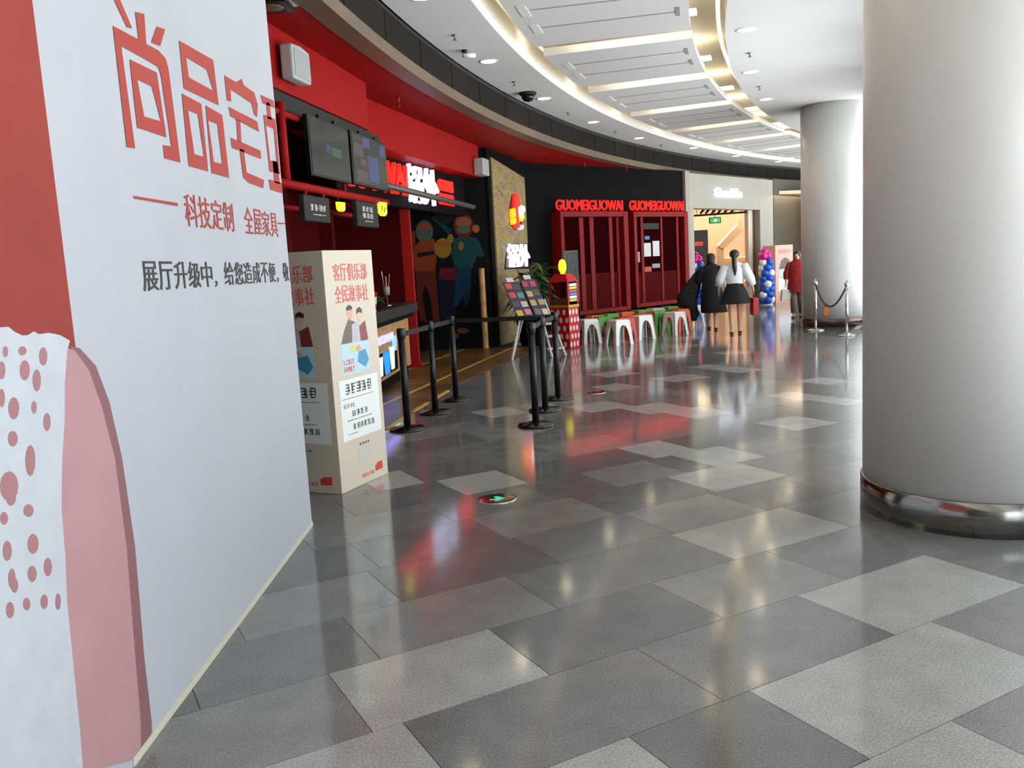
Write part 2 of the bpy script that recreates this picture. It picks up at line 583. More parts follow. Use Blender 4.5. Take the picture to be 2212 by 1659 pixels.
for k in range(2):      # unseen glazing, added behind the viewer to light the column fronts
    ra, rb = RW + .1 + k * 1.45, RW + .1 + (k + 1) * 1.45
    n += 1
    fr = MB().arc(ra, rb, T1, T1 + .15, 0, .12, 1).arc(ra, rb, T1, T1 + .15, ZC - .1, ZC, 1).arc(ra, rb, T1, T1 + .15, 2.55, 2.63, 1).arc(ra, ra + .08, T1, T1 + .15, 0, ZC, 1)
    w = struct(fr.build('window_%d' % n, M_mull), 'added glazed bay behind the viewer, letting in front light')
    for za, zb in ((0.12, 2.55), (2.63, ZC - 0.1)):
        MB().add([pol(ra + .08, T1 + .07, za), pol(rb, T1 + .07, za), pol(rb, T1 + .07, zb), pol(ra + .08, T1 + .07, zb)], [(0, 1, 2, 3)]).build('pane', M_glass, w)
struct(MB().arc(RW - .1, 60, T1 + .6, 240, -0.3, -0.25, 20).build('floor_forecourt', MATS['pale_concrete']), 'pale concrete ground outside the added rear glazing')
struct(MB().arc(RW - .2, 44, T0 - 0.4, T0, -0.1, 5.1, 1).build('wall_far', M_white), 'far end wall of the corridor')

# ------------------------------------------------------------------ hoarding at the left
HW = Wall((-1.3, 0.0), (-1.3, 5.21))      # s equals y here; d towards the corridor
hoard = thing('hoarding', (-1.3, 3.2, 0), 'tall white advertising hoarding with red characters, filling the left edge', 'hoarding')
M_board = mat('hoarding_print_white', (185, 188, 197), 0.5, noise=0.03, nscale=2)
b = MB().wbox(HW, -1.0, 5.21, 0, 3.7, -0.1, 0)
b.build('board', M_board, hoard)
MB().wbox(Wall((-1.4, 5.21), (-5.0, 5.21)), 0, 3.6, 0, 3.7, -0.1, 0.0).build('return_board', mat('dark_return_face', (70, 56, 44), 0.8), hoard)  # unseen return face, coloured dark to keep bounce light off the display box
MB().wbox(HW, 2.6, 5.215, 0, 0.03, 0, 0.004).build('bottom_edge', mat('bare_board_edge', (206, 204, 186), 0.7), hoard)
M_pred = mat('printed_red', (150, 50, 43), 0.5, noise=0.08, nscale=2)
MB().wbox(HW, -1.0, 2.565, 1.0, 3.7, 0, 0.0015).build('printed_red_field', M_pred, hoard)
M_char = mat('printed_red_lettering', (172, 62, 55), 0.5)

def hp(x, y):     # crop trace -> (s, z) on the board
    s, z = HW.at(x, y)
    return (min(s, 5.208), max(z, 0.004))
K = 660 / 2190.0
def tr(pts):
    return [hp(x * K, y * K) for x, y in pts]
def stroke(name, pts, m=None, d=0.0025):
    q = tr(pts)
    if max(a for a, _ in q) - min(a for a, _ in q) < 0.004:
        return
    b = MB()
    b.add([HW.p(a, z, d) for a, z in q], [tuple(range(len(q)))])
    o = b.build(name, m or M_char, hoard)
    return o
def ringstroke(O, I):
    o, i = tr(O), tr(I)
    b = MB()
    for k in range(4):
        l = (k + 1) % 4
        b.add([HW.p(*o[k], 0.0025), HW.p(*o[l], 0.0025), HW.p(*i[l], 0.0025), HW.p(*i[k], 0.0025)], [(0, 1, 2, 3)])
    return b.build('lettering', M_char, hoard)
for pts in ([(795, -40), (840, -40), (945, 205), (905, 195)], [(965, 85), (1030, 100), (1045, 315), (990, 285)], [(1120, 190), (1180, 210), (1145, 330), (1080, 305)],
            [(805, 185), (985, 280), (1045, 315), (1130, 360), (1185, 420), (1205, 500), (1290, 1165), (1175, 1135), (1165, 1040), (1225, 1050), (1150, 540), (1130, 480), (1080, 450), (865, 330), (965, 1065), (905, 1055)],
            [(1605, 540), (1690, 590), (1730, 565), (1745, 610), (1820, 665), (1845, 750), (1840, 840), (1820, 820), (1800, 740), (1650, 640), (1655, 730), (1625, 720)],
            [(1635, 765), (1840, 870), (1855, 945), (1650, 835)], [(1690, 850), (1720, 870), (1727, 1020), (1700, 1010)], [(1650, 985), (1865, 1080), (1870, 1140), (1660, 1060)],
            [(1715, 1065), (1745, 1075), (1765, 1235), (1890, 1290), (1885, 1350), (1780, 1310), (1740, 1270)],
            [(1865, 680), (1955, 720), (1965, 775), (1880, 740)], [(1905, 730), (1930, 742), (1945, 860), (1915, 850)], [(1925, 1285), (2015, 1312), (2026, 1388), (1935, 1360)], [(1950, 1150), (1985, 1160), (2005, 1320), (1965, 1310)]):
    stroke('lettering', pts)
ringstroke([(925, 425), (1120, 520), (1190, 985), (980, 915)], [(980, 570), (1085, 620), (1150, 870), (1030, 835)])
ringstroke([(1280, 290), (1525, 430), (1565, 755), (1315, 635)], [(1330, 410), (1480, 500), (1525, 650), (1350, 555)])
ringstroke([(1300, 670), (1440, 745), (1490, 1230), (1350, 1190)], [(1345, 790), (1415, 820), (1460, 1125), (1390, 1105)])
ringstroke([(1470, 755), (1590, 825), (1640, 1275), (1515, 1240)], [(1490, 865), (1555, 890), (1590, 1175), (1530, 1160)])
ringstroke([(1885, 820), (1972, 855), (2005, 1250), (1930, 1230)], [(1905, 900), (1960, 925), (1980, 1160), (1935, 1150)])
stroke('dash', [(950, 1403), (1270, 1455), (1270, 1478), (960, 1424)])
stroke('dash', [(1985, 1595), (2040, 1597), (2041, 1607), (1987, 1606)])
s0, z1 = hp(393, 416)
s1, _ = hp(597, 460)
_, z0 = hp(400, 488)
glyph_text('lettering', '科技定制 全屋家具', M_char, HW, s0, s1, z0, z1, 0.001, hoard, bold=0.010, depth=0.002)
s0, z1 = hp(301, 564)
_, z0 = hp(304, 630)
glyph_text('lettering', '展厅升级中，给您造成不便，敬', mat('printed_charcoal', (60, 60, 62), 0.6), HW, s0, 5.19, z0, z1, 0.001, hoard, bold=0.014, depth=0.002)
# printed photograph of a woman's sleeve and arm
M_dress = mat('printed_lace_white', (196, 199, 208), 0.5, noise=0.05, nscale=9)
M_arm = mat('printed_arm', (186, 141, 145), 0.5, noise=0.05, nscale=4)
M_armd = mat('printed_arm_edge', (140, 96, 100), 0.5)
M_hole = mat('printed_lace_hole', (168, 118, 122), 0.5)
def pprint(name, pts, m, d):
    q = [hp(x, y) for x, y in pts]
    b = MB()
    b.add([HW.p(a, z, d) for a, z in q], [tuple(range(len(q)))])
    return b.build(name, m, hoard)
arm_edge = [(170, 752), (205, 790), (235, 870), (262, 990), (290, 1180), (310, 1420), (326, 1560), (331, 1640)]
pprint('printed_arm_edge', [(145, 747)] + arm_edge + [(300, 1640), (294, 1560), (284, 1420), (265, 1180), (240, 990), (214, 880), (188, 805), (160, 762)], M_armd, 0.003)
pprint('printed_arm', [(140, 750), (160, 758), (190, 800), (218, 880), (246, 990), (271, 1180), (290, 1420), (302, 1560), (312, 1720), (0, 1720), (100, 1420), (125, 1100), (130, 800)], M_arm, 0.0035)
pprint('printed_dress', [(-60, 712), (0, 707), (15, 706), (27, 716), (45, 725), (57, 724), (70, 716), (81, 722), (102, 719), (127, 724), (148, 736), (142, 760), (137, 830), (137, 900), (131, 1000), (130, 1100), (138, 1200), (142, 1300), (152, 1400), (160, 1480), (170, 1580), (176, 1659), (176, 1750), (-100, 1750)], M_dress, 0.004)
rh = random.Random(5)
for (x, y, a, c) in [(90, 770, 9, 20), (50, 800, 11, 22), (76, 822, 9, 24), (26, 882, 12, 24), (70, 880, 6, 14), (98, 912, 8, 20), (24, 948, 11, 17), (62, 995, 11, 34), (16, 1050, 20, 32), (20, 1075, 11, 18), (58, 1103, 11, 14),
                     (5, 1120, 9, 14), (68, 1175, 12, 22), (12, 1190, 10, 22), (0, 860, 7, 20), (22, 1250, 8, 22), (66, 1240, 10, 18), (100, 1225, 9, 20), (28, 1265, 8, 16), (92, 1300, 8, 16), (54, 1305, 8, 14), (18, 1318, 9, 18), (122, 1300, 6, 18), (0, 800, 8, 20), (45, 758, 9, 10), (8, 760, 6, 12)]:
    pprint('printed_lace_hole', [(x + a * math.cos(k * math.pi / 6), y + c * math.sin(k * math.pi / 6)) for k in range(12)], M_hole, 0.0045 + .0003 * rh.random())

# ------------------------------------------------------------------ columns
def column(cx, cy, label, hb, mb):
    c = thing('column', (cx, cy, 0), label, 'column', 'white round columns')
    MB().lathe([(0.6, 0.0), (0.6, ZC)], (cx, cy, 0), 64).build('shaft', M_col, c, True)
    MB().lathe([(0.604, 0.0), (0.612, 0.0), (0.612, hb - .004), (0.604, hb)], (cx, cy, 0), 64).build('base_band', mb, c, True)
    return c
column(2.66, 4.86, 'thick white round column with a steel base band, close on the right', 0.19, M_steel)
column(6.57, 17.33, 'white round column with a dark base band, behind the rope barrier', 0.16, mat('bronze_band', (110, 92, 84), 0.25, 0.8))

# ------------------------------------------------------------------ ceiling fittings
M_lamp = glow('downlight_glow', (255, 232, 190), 14.0)
def downlight(r, th, label):
    p = pol(r, th, ZC)
    d = thing('downlight', p, label, 'ceiling light', 'round ceiling downlights')
    MB().lathe([(0.095, -0.002), (0.13, -0.006), (0.135, 0.0)], p, 28).build('trim_ring', M_white, d, True)
    MB().lathe([(0.0001, -0.003), (0.112, -0.003), (0.112, 0.0)], p, 28).build('lens', M_lamp, d)
ords = ['nearest', 'second nearest', 'third nearest', 'fourth nearest', 'fifth nearest', 'sixth nearest', 'seventh nearest', 'eighth nearest']
for i in range(8):
    downlight(36.32 - (0.3 if i > 4 else 0), 170.0 - 4.72 * i, ords[i] + ' round downlight of the row beside the dark fascia')
for i in range(3):
    downlight(32.95, 165.4 - 4.65 * i, ords[i] + ' round downlight of the row near the white columns')
M_sprk = mat('sprinkler_metal', (150, 148, 144), 0.4, 0.6)
def sprinkler(r, th, label, z=ZC, m=None, l=0.05):
    p = pol(r, th, z)
    s = thing('sprinkler_head', p, label, 'sprinkler', 'ceiling sprinklers')
    MB().lathe([(0.04, 0.0), (0.04, -0.008), (0.012, -0.012), (0.012, -l), (0.028, -l - 0.004), (0.028, -l - 0.008)], p, 14).build('body', m or M_sprk, s, True)
for i, th in enumerate((167.6, 163.0, 158.1, 153.4, 148.6)):
    sprinkler(36.35, th, ords[i] + ' small sprinkler between the downlights along the fascia')
for i, th in enumerate((163.1, 158.5)):
    sprinkler(32.9, th, ords[i] + ' small sprinkler on the inner ceiling by the columns')
for i, (x, y) in enumerate(((590, 72), (676, 122), (860, 210), (1262, 350), (1353, 358))):
    p = ground(x, y, 3.76)
    s = thing('soffit_sprinkler', p, ords[i] + ' metal sprinkler hanging from the red soffit', 'sprinkler', 'sprinklers under the red soffit')
    MB().lathe([(0.03, 0), (0.03, -0.01), (0.014, -0.012), (0.014, -0.10), (0.028, -0.104), (0.028, -0.112), (0.008, -0.116), (0.008, -0.13)], p, 12).build('body', mat('red_lacquer', (150, 30, 30), 0.3), s, True)
p = ground(1003, 108, ZC)
o = thing('ceiling_camera', p, 'small ceiling camera on a bracket beside the nearest downlights', 'camera')
MB().lathe([(0.035, 0), (0.035, -0.03), (0.012, -0.035), (0.012, -0.06)], p, 12).build('bracket', M_blackm, o, True)
MB().tube([p + Vector((-0.02, -0.02, -0.07)), p + Vector((0.13, 0.05, -0.06))], 0.03, 12).build('camera_body', M_white, o, True)
p = ground(1140, 200, ZC)
o = thing('dome_camera', p, 'dark dome security camera on the ceiling beside a downlight', 'camera')
MB().lathe([(0.14, 0), (0.14, -0.03), (0.12, -0.045)], p, 24).build('housing', M_dgrey, o, True)
MB().lathe([(0.11, -0.045), (0.1, -0.09), (0.07, -0.13), (0.0001, -0.15)], p, 24).build('dome', mat('smoked_dome', (20, 20, 22), 0.08), o, True)

# ------------------------------------------------------------------ red food shop front
K1 = Wall(pol(37.35, 173.0)[:2], pol(37.35, 168.3)[:2])
struct(MB().wbox(K1, 0, K1.L, 3.22, 3.76, -0.6, 0).build('wall_red_bulkhead', M_red), 'bright red bulkhead above the hanging screens')
struct(MB().wbox(K2, -0.6, 5.95, 3.19, 3.76, -0.4, 0).build('wall_red_bulkhead_rear', M_red), 'bright red bulkhead above the lit shop sign')
val = tag(MB().wbox(K1, -0.1, K1.L + 0.45, 3.06, 3.215, -0.3, -0.02).build('valance', M_dgrey, bevel=0.004), 'dark grey valance under the red bulkhead above the screens', 'valance')
struct(MB().wbox(K2, 0.4, 5.9, 2.5, 3.19, -0.42, -0.30).build('wall_sign_back', M_black), 'black backing behind the lit shop sign')
struct(MB().box(-5, -3.2, 7.7, 16.6, 0, 3.76).build('wall_shop_side', M_dred), 'dark red side wall inside the food shop')
MW = Wall((-3.5, 16.55), (-0.36, 16.55))
mural = struct(MB().wbox(MW, 0.1, MW.L + .05, 0, 3.76, -0.15, 0).build('wall_mural', mat('mural_black', (8, 8, 9), 0.7, spec=0.15)), 'black mural wall with painted figures at the back of the food shop')
struct(MB().box(-3.2, -1.82, 15.9, 16.0, 0, 3.2).build('wall_counter_back', M_dred), 'dark red partition behind the counter')
# wall speaker
sp = thing('wall_speaker', K1.p(0.95, 3.27, 0), 'white wall loudspeaker on the red bulkhead', 'speaker')
(sa, _), (sb, _) = K1.at(598, 160), K1.at(637, 160)
MB().wpoly(K1, [(sa, 3.30), (sb, 3.31), (sb, 3.60), ((sa + sb) / 2, 3.62), (sa, 3.60)], 0.04, 0.16).build('cabinet', mat('speaker_white', (180, 184, 180), 0.5), sp, bevel=0.02)
MB().wbox(K1, sa + .03, sb - .03, 3.33, 3.57, 0.16, 0.166).build('grille', mat('speaker_grille', (160, 164, 161), 0.8), sp)
MB().wbox(K1, (sa + sb) / 2 - .03, (sa + sb) / 2 + .03, 3.38, 3.52, 0.0, 0.04).build('bracket', M_dgrey, sp)
p = K2.p(5.75, 3.3, 0.0)
o = thing('end_speaker', p, 'white box loudspeaker at the far end of the red bulkhead', 'speaker')
MB().wbox(K2, 5.55, 5.95, 3.20, 3.50, 0.01, 0.20).build('cabinet', MATS['speaker_white'], o, bevel=0.02)
MB().wbox(K2, 5.6, 5.9, 3.23, 3.47, 0.20, 0.205).build('grille', MATS['speaker_grille'], o)
# square black fitting in the white soffit
p = ground(585, 6, 3.76)
o = thing('recessed_spot', p, 'black square ceiling spot in the white soffit beside the hoarding', 'ceiling light')
MB().box(p.x - .16, p.x + .16, p.y - .16, p.y + .16, 3.72, 3.759).build('housing', M_blackm, o, bevel=0.01)
MB().lathe([(0.0001, -0.046), (0.09, -0.046), (0.1, -0.04)], p, 20).build('reflector', M_beige, o, True)

# red tube frame holding screens and boards
TV = Wall(pol(37.15, 172.0)[:2], pol(37.15, 167.0)[:2])
fr = thing('screen_rack', TV.p(1.0, 0, -0.1), 'red tube frame carrying the hanging screens and boards over the counter', 'rack')
def rtube(a, b, r=0.03, name='tube'):
    return MB().tube([a, b], r, 8).build(name, M_red, fr, True)
rtube(TV.p(-0.8, 2.36, -.06), TV.p(2.35, 2.36, -.06), 0.04, 'rail')
rtube(TV.p(-0.8, 2.24, -.5), TV.p(2.35, 2.24, -.5), 0.028, 'rail')
rtube(TV.p(-0.8, 2.98, -.1), TV.p(0.05, 2.98, -.1), 0.03, 'rail')
rtube(TV.p(-0.36, 2.36, -.08), TV.p(-0.36, 3.06, -.08), 0.04, 'upright')
rtube(TV.p(1.1, 2.36, -.1), TV.p(1.1, 3.06, -.1), 0.02, 'upright')
rtube(TV.p(2.3, 2.36, -.06), TV.p(2.3, 2.36, -1.2), 0.03, 'rail')
for s_ in (-0.02, 0.40, 1.38, 1.80):
    rtube(TV.p(s_, 2.27, -.06), TV.p(s_, 2.36, -.06), 0.016, 'hanger')
rtube(TV.p(-0.36, 2.24, -.5), TV.p(-0.36, 2.36, -.06), 0.025, 'brace')
M_scr = mat('dark_screen', (40, 43, 42), 0.14, spec=0.22)
def screen(s0, s1, z0, z1, label, patches):
    o = thing('menu_screen', TV.p((s0 + s1) / 2, z0, 0), label, 'screen', 'hanging menu screens')
    MB().wbox(TV, s0, s1, z0, z1, -0.05, 0.0).build('bezel', M_blackm, o, bevel=0.006)
    MB().wbox(TV, s0 + .025, s1 - .025, z0 + .025, z1 - .025, 0.0, 0.003).build('display', M_scr, o)
    for (a, b, c, d, m) in patches:
        MB().wbox(TV, s0 + (s1 - s0) * a, s0 + (s1 - s0) * b, z0 + (z1 - z0) * c, z0 + (z1 - z0) * d, 0.003, 0.004).build('picture', m, o)
    MB().wbox(TV, s0 + .3, s0 + .34, z1, 3.06, -0.04, -0.01).build('hanger', M_blackm, o)
    MB().wbox(TV, s1 - .34, s1 - .3, z1, 3.06, -0.04, -0.01).build('hanger', M_blackm, o)
PB, PG, PV, PP = glow('screen_blue', (58, 64, 104), 0.12), glow('screen_green', (40, 78, 60), 0.1), glow('screen_violet', (60, 46, 84), 0.1), glow('screen_brown', (74, 62, 56), 0.08)
screen(0.03, 1.06, 2.47, 3.02, 'dark hanging menu screen nearer the hoarding', [(.38, .5, .45, .6, PV), (.52, .76, .42, .58, PG)])
screen(1.13, 2.28, 2.48, 3.03, 'hanging menu screen with faint blue picture patches, beside the neon letters', [(.05, .3, .55, .8, PP), (.42, .72, .12, .62, PB), (.3, .5, .76, .95, PB), (.78, .95, .7, .92, PB), (.1, .38, .08, .3, PP), (.2, .36, .4, .52, glow('screen_pink', (84, 54, 58), 0.08))])
M_wht = mat('white_print', (210, 210, 208), 0.6)
def hang_board(s0, s1, z0, z1, label, lines, seed):
    o = thing('hanging_board', TV.p((s0 + s1) / 2, z0, 0.05), label, 'sign', 'hanging boards over the counter')
    MB().wbox(TV, s0, s1, z0, z1, -0.09, -0.03).build('panel', M_dgrey, o, bevel=0.012)
    for k, (a, b, c, d, n_) in enumerate(lines):
        strokes('printed_text', M_wht, TV, s0 + (s1 - s0) * a, s0 + (s1 - s0) * b, z0 + (z1 - z0) * c, z0 + (z1 - z0) * d, -0.03, o, n_, 4 if d - c > .12 else 1, seed + k)
hang_board(-0.13, 0.48, 2.05, 2.29, 'dark hanging board with one line of white characters, nearer the hoarding', [(.2, .85, .42, .68, 4), (.3, .8, .25, .31, 8)], 11)
hang_board(1.24, 1.93, 2.05, 2.32, 'dark hanging board with two lines of white characters', [(.22, .75, .6, .82, 3), (.22, .75, .34, .56, 3), (.32, .72, .2, .25, 7)], 21)
M_yl = glow('yellow_lightbox', (238, 232, 40), 1.3)
for (x, y, hw, hh, lab) in ((743, 446, 9, 10, 'small yellow light box between the two hanging boards'), (832, 451, 10, 15, 'tall yellow light box with a dark arrow beside the two-line board')):
    (a, z) = TV.at(x, y)
    dz = TV.at(x, y - hh)[1] - z
    ds = (TV.at(x + hw, y)[0] - a) * .8
    o = thing('light_box', TV.p(a, z - dz, 0), lab, 'light box', 'yellow light boxes')
    MB().wpoly(TV, [(a - ds, z + dz * .9), (a - ds * .9, z - dz * .6), (a - ds * .4, z - dz), (a + ds * .4, z - dz), (a + ds * .9, z - dz * .6), (a + ds, z + dz)], -0.05, -0.02).build('lit_case', M_yl, o)
    MB().tube([TV.p(a, z + dz * .8, -.06), TV.p(a, 2.36, -.06)], 0.006, 6).build('cord', M_blackm, o)
    if hh > 12:
        MB().wpoly(TV, [(a - ds * .5, z + dz * .4), (a - ds * .5, z - dz * .3), (a - ds * .3, z - dz * .4), (a - ds * .3, z + dz * .4)], -0.02, -0.018).build('mark', M_dgrey, o)
        MB().wpoly(TV, [(a, z - dz * .4), (a + ds * .5, z + dz * .4), (a + ds * .6, z + dz * .2), (a + ds * .15, z - dz * .5)], -0.02, -0.018).build('mark', M_dgrey, o)

# lit shop sign
M_neon = glow('red_neon', (255, 30, 22), 2.0)
M_wneon = glow('white_neon', (225, 222, 255), 2.2)
sg = thing('shop_sign', K2.p(3, 2.6, -.25), 'lit shop sign of red neon letters and white characters over the black doorway', 'sign')
wall_text('neon_letters', 'GUOWAI', M_neon, K2, 0.5, 2.72, 2.66, 3.12, -0.26, sg, depth=0.05, tube=0.010)
wall_text('white_characters', '锅外', M_wneon, K2, 2.72, 4.15, 2.58, 3.16, -0.26, sg, bold=0.0, depth=0.06)
wall_text('neon_small_letters', 'GUOMEI', M_neon, K2, 4.22, 5.0, 2.86, 3.05, -0.26, sg, bold=0.03, depth=0.04)
wall_text('neon_small_letters', 'GUOWAI', M_neon, K2, 4.22, 5.0, 2.63, 2.82, -0.26, sg, bold=0.03, depth=0.04)
pipe = tag(MB().tube([K2.p(1.0, 2.70, .02), K2.p(5.35, 2.62, .02)], 0.045, 12).build('sign_pipe', mat('dull_pipe', (92, 86, 82), 0.5, 0.4), None, True), 'dull grey pipe running under the lit shop sign', 'pipe')
# red door post and inner columns
post = thing('door_post', (-1.54, 13.72, 0), 'red door post at the far end of the counter', 'post')
CW = Wall((-1.85, 8.3), (-1.5, 12.85))
MB().box(-1.62, -1.46, 13.66, 13.80, 0.009, 2.72).build('shaft', M_red, post, bevel=0.01)
MB().box(-1.65, -1.43, 13.63, 13.83, 0.009, 0.08).build('foot', M_red, post, bevel=0.005)
for x, y, lab in ((-2.55, 12.6, 'dark red pillar behind the counter, near the red door post'), (-2.6, 10.2, 'dark red pillar behind the counter, under the hanging boards')):
    o = thing('inner_pillar', (x, y, 0), lab, 'pillar', 'dark red pillars behind the counter')
    MB().box(x - .09, x + .09, y - .09, y + .09, 0.003, 3.2).build('shaft', M_dred, o, bevel=0.01)
    MB().box(x - .12, x + .12, y - .12, y + .12, 0.003, 0.12).build('foot', M_dred, o, bevel=0.005)

# counter
ct = thing('counter', CW.p(2.2, 0, -.3), 'wooden serving counter with dark grey top and black plinth', 'counter')
MB().wbox(CW, 0.0, 4.52, 0.16, 0.90, -0.5, -0.01).build('body', M_wood, ct, bevel=0.005)
MB().wbox(CW, 0.0, 4.50, 0.003, 0.16, -0.5, -0.04).build('plinth', M_black, ct)
MB().wbox(CW, -0.05, 5.1, 0.92, 1.06, -0.58, 0.06).build('worktop', M_dgrey, ct, bevel=0.01)
MB().wbox(CW, -0.05, 4.9, 0.86, 0.92, -0.5, 0.03).build('under_rail', M_black, ct)
MB().wbox(CW, 4.3, 4.52, 0.16, 0.86, -0.012, 0.004).build('end_panel', M_wood, ct)
for k in range(10):
    MB().wbox(CW, 0.02 + k * .43, 0.02 + k * .43 + .42, 0.17, 0.86, -0.01, 0.0).build('board', M_wood, ct, bevel=0.003)
# lit display set into the counter
ld = thing('lit_display', CW.p(2.9, 0.2, 0), 'lit blue drinks display on the front of the wooden counter', 'display')
wall_text('lit_letters', 'GUOWAI', glow('blue_white_glow', (150, 150, 255), 2.2), CW, 2.25, 3.35, 0.63, 0.74, 0.001, ld, bold=0.03, depth=0.02)
MB().wbox(CW, 2.3, 3.55, 0.22, 0.52, 0.0, 0.012).build('dark_panel', M_black, ld)
def cupfig(s0, s1, z0, z1, m, name):
    MB().wpoly(CW, [(s0, z1), (s0 + .06, z0), (s1 - .06, z0), (s1, z1)], 0.012, 0.02).build(name, m, ld)
cupfig(2.3, 2.62, 0.24, 0.48, glow('cup_white', (190, 190, 240), 1.6), 'lit_cup')
cupfig(2.66, 3.05, 0.23, 0.52, glow('cup_blue', (30, 110, 250), 1.8), 'lit_cup')
cupfig(3.05, 3.35, 0.25, 0.55, glow('cup_pale', (190, 215, 235), 1.6), 'lit_cup')
cupfig(3.22, 3.55, 0.48, 0.68, glow('cup_teal', (120, 170, 200), 1.2), 'lit_cup')
# things on the counter
p = CW.p(2.42, 1.06, -.05)
o = thing('paper_cup', p, 'large red and white paper cup on the counter top', 'cup')
MB().lathe([(0.075, 0), (0.10, 0.24), (0.103, 0.245)], p, 20).build('cup', M_wht, o, True)
MB().lathe([(0.0975, 0.19), (0.1025, 0.235), (0.106, 0.25), (0.1, 0.25)], p, 20).build('red_rim', M_red, o, True)
MB().lathe([(0.0785, 0.03), (0.088, 0.10)], p, 20).build('red_band', M_red, o, True)

def leaf(b, base, d, L, w, droop, rnd):
    d = Vector(d).normalized()
    side = d.cross(Vector((0, 0, 1)))
    side = side.normalized() if side.length > 1e-3 else Vector((1, 0, 0))
    pts = []
    for i in range(5):
        f = i / 4
        c = Vector(base) + d * (L * f) - Vector((0, 0, droop * L * f * f))
        ww = w * math.sin(math.pi * min(1, f * .9 + .08))
        pts.append((c - side * ww, c + Vector((0, 0, ww * .25)), c + side * ww))
    vs = [q for t_ in pts for q in t_]
    fs = []
    for i in range(4):
        fs += [(i * 3, i * 3 + 1, i * 3 + 4, i * 3 + 3), (i * 3 + 1, i * 3 + 2, i * 3 + 5, i * 3 + 4)]
    b.add(vs, fs)
M_leaf = mat('leaf_green', (62, 110, 44), 0.45, noise=0.3, nscale=14)
M_leafd = mat('leaf_dark_green', (44, 82, 34), 0.45, noise=0.3, nscale=10)
p = CW.p(3.3, 1.06, -.2)
o = thing('herb_pot', p, 'low green plant in a dark pot on the counter top', 'potted plant')
MB().lathe([(0.09, 0), (0.12, 0.1), (0.11, 0.1)], p, 16).build('pot', M_black, o, True)
rnd = random.Random(4)
for i in range(46):
    a = rnd.uniform(0, 6.28)
    b = MB()
    leaf(b, p + Vector((rnd.uniform(-.08, .08), rnd.uniform(-.12, .12), .09)), (math.cos(a), math.sin(a), rnd.uniform(.4, 1.4)), rnd.uniform(.12, .26), .022, .5, rnd)
    b.build('leaf', M_leaf, o)
p = CW.p(4.1, 1.06, -.2)
o = thing('sauce_dispenser', p, 'slim dispenser stand with straws near the red door post', 'dispenser')
MB().lathe([(0.07, 0), (0.07, 0.015), (0.02, 0.02), (0.02, 0.42), (0.0001, 0.43)], p, 14).build('stand', M_chrome, o, True)
MB().lathe([(0.05, 0.16), (0.055, 0.28), (0.05, 0.28)], p, 14).build('holder', mat('grey_plastic', (140, 130, 128), 0.5), o, True)
MB().tube([p + Vector((0.03, 0, .2)), p + Vector((0.06, 0.02, .46))], 0.008, 6).build('straw', mat('pink_plastic', (214, 70, 100), 0.4), o)
MB().tube([p + Vector((-0.02, 0.02, .2)), p + Vector((-0.05, 0.03, .5))], 0.008, 6).build('straw', M_wht, o)

# painted figures on the mural (flat paint on the wall)
def paint(name, pts, c):
    m = mat('mural_%d_%d_%d' % c, tuple(int(v * .85) for v in c), 0.7, spec=0.15)
    q = [MW.at(x, y) for x, y in pts]
    b = MB()
    b.add([MW.p(a, z, paint.d) for a, z in q], [tuple(range(len(q)))])
    paint.d += 0.0004
    return b.build(name, m, mural)
paint.d = 0.002
def oval(x, y, a, c, n=16):
    return [(x + a * math.cos(2 * math.pi * k / n), y + c * math.sin(2 * math.pi * k / n)) for k in range(n)]
paint('painted_trousers', [(898, 585), (940, 585), (946, 640), (950, 697), (936, 697), (929, 640), (918, 615), (912, 640), (922, 694), (908, 694), (900, 640)], (112, 40, 26))
paint('painted_sweater', [(893, 535), (905, 522), (938, 522), (943, 560), (940, 586), (898, 586), (888, 566)], (150, 62, 24))
paint('painted_zigzag', [(902, 547), (938, 541), (938, 550), (903, 556)], (24, 26, 30))
paint('painted_head', oval(917, 500, 19, 25), (88, 100, 88))
paint('painted_face_band', oval(917, 489, 16, 7), (168, 84, 50))
paint('painted_scarf', [(901, 530), (908, 522), (938, 515), (942, 532), (922, 541), (904, 541)], (160, 66, 30))
paint('painted_arm', [(889, 500), (897, 498), (897, 545), (889, 545)], (140, 58, 26))
paint('painted_hair', oval(957, 536, 19, 22), (160, 120, 30))
paint('painted_band', oval(957, 527, 15, 6), (176, 92, 40))
paint('painted_fist', oval(973, 516, 7, 11), (160, 120, 50))
paint('painted_skirt', [(952, 578), (984, 578), (990, 600), (975, 607), (955, 607), (947, 598)], (110, 24, 44))
paint('painted_tights', [(948, 606), (985, 604), (985, 690), (952, 690)], (20, 24, 46))
paint('painted_jacket', [(980, 515), (1000, 508), (1028, 515), (1034, 545), (1020, 580), (984, 580), (975, 550)], (24, 72, 74))
paint('painted_sleeve', [(1022, 512), (1034, 520), (1047, 552), (1036, 556), (1020, 535)], (24, 72, 74))
paint('painted_raised_arm', [(930, 470), (938, 466), (975, 497), (970, 508)], (20, 66, 70))
paint('painted_jeans', [(988, 580), (1018, 578), (1016, 640), (1006, 665), (1000, 640), (990, 660), (978, 664), (984, 620)], (24, 66, 96))
paint('painted_hood', oval(1001, 487, 22, 27), (120, 30, 24))
paint('painted_face', oval(1001, 480, 17, 12), (164, 92, 60))
paint('painted_mask', oval(1001, 496, 15, 9), (84, 104, 88))
paint('painted_hand', oval(1028, 494, 8, 9), (168, 100, 56))
paint('painted_badge', oval(996, 531, 6, 10), (150, 110, 44))
paint('painted_hat', oval(960, 466, 20, 18), (34, 36, 38))
paint('painted_flash', [(958, 451), (968, 448), (978, 452), (968, 458)], (40, 90, 120))
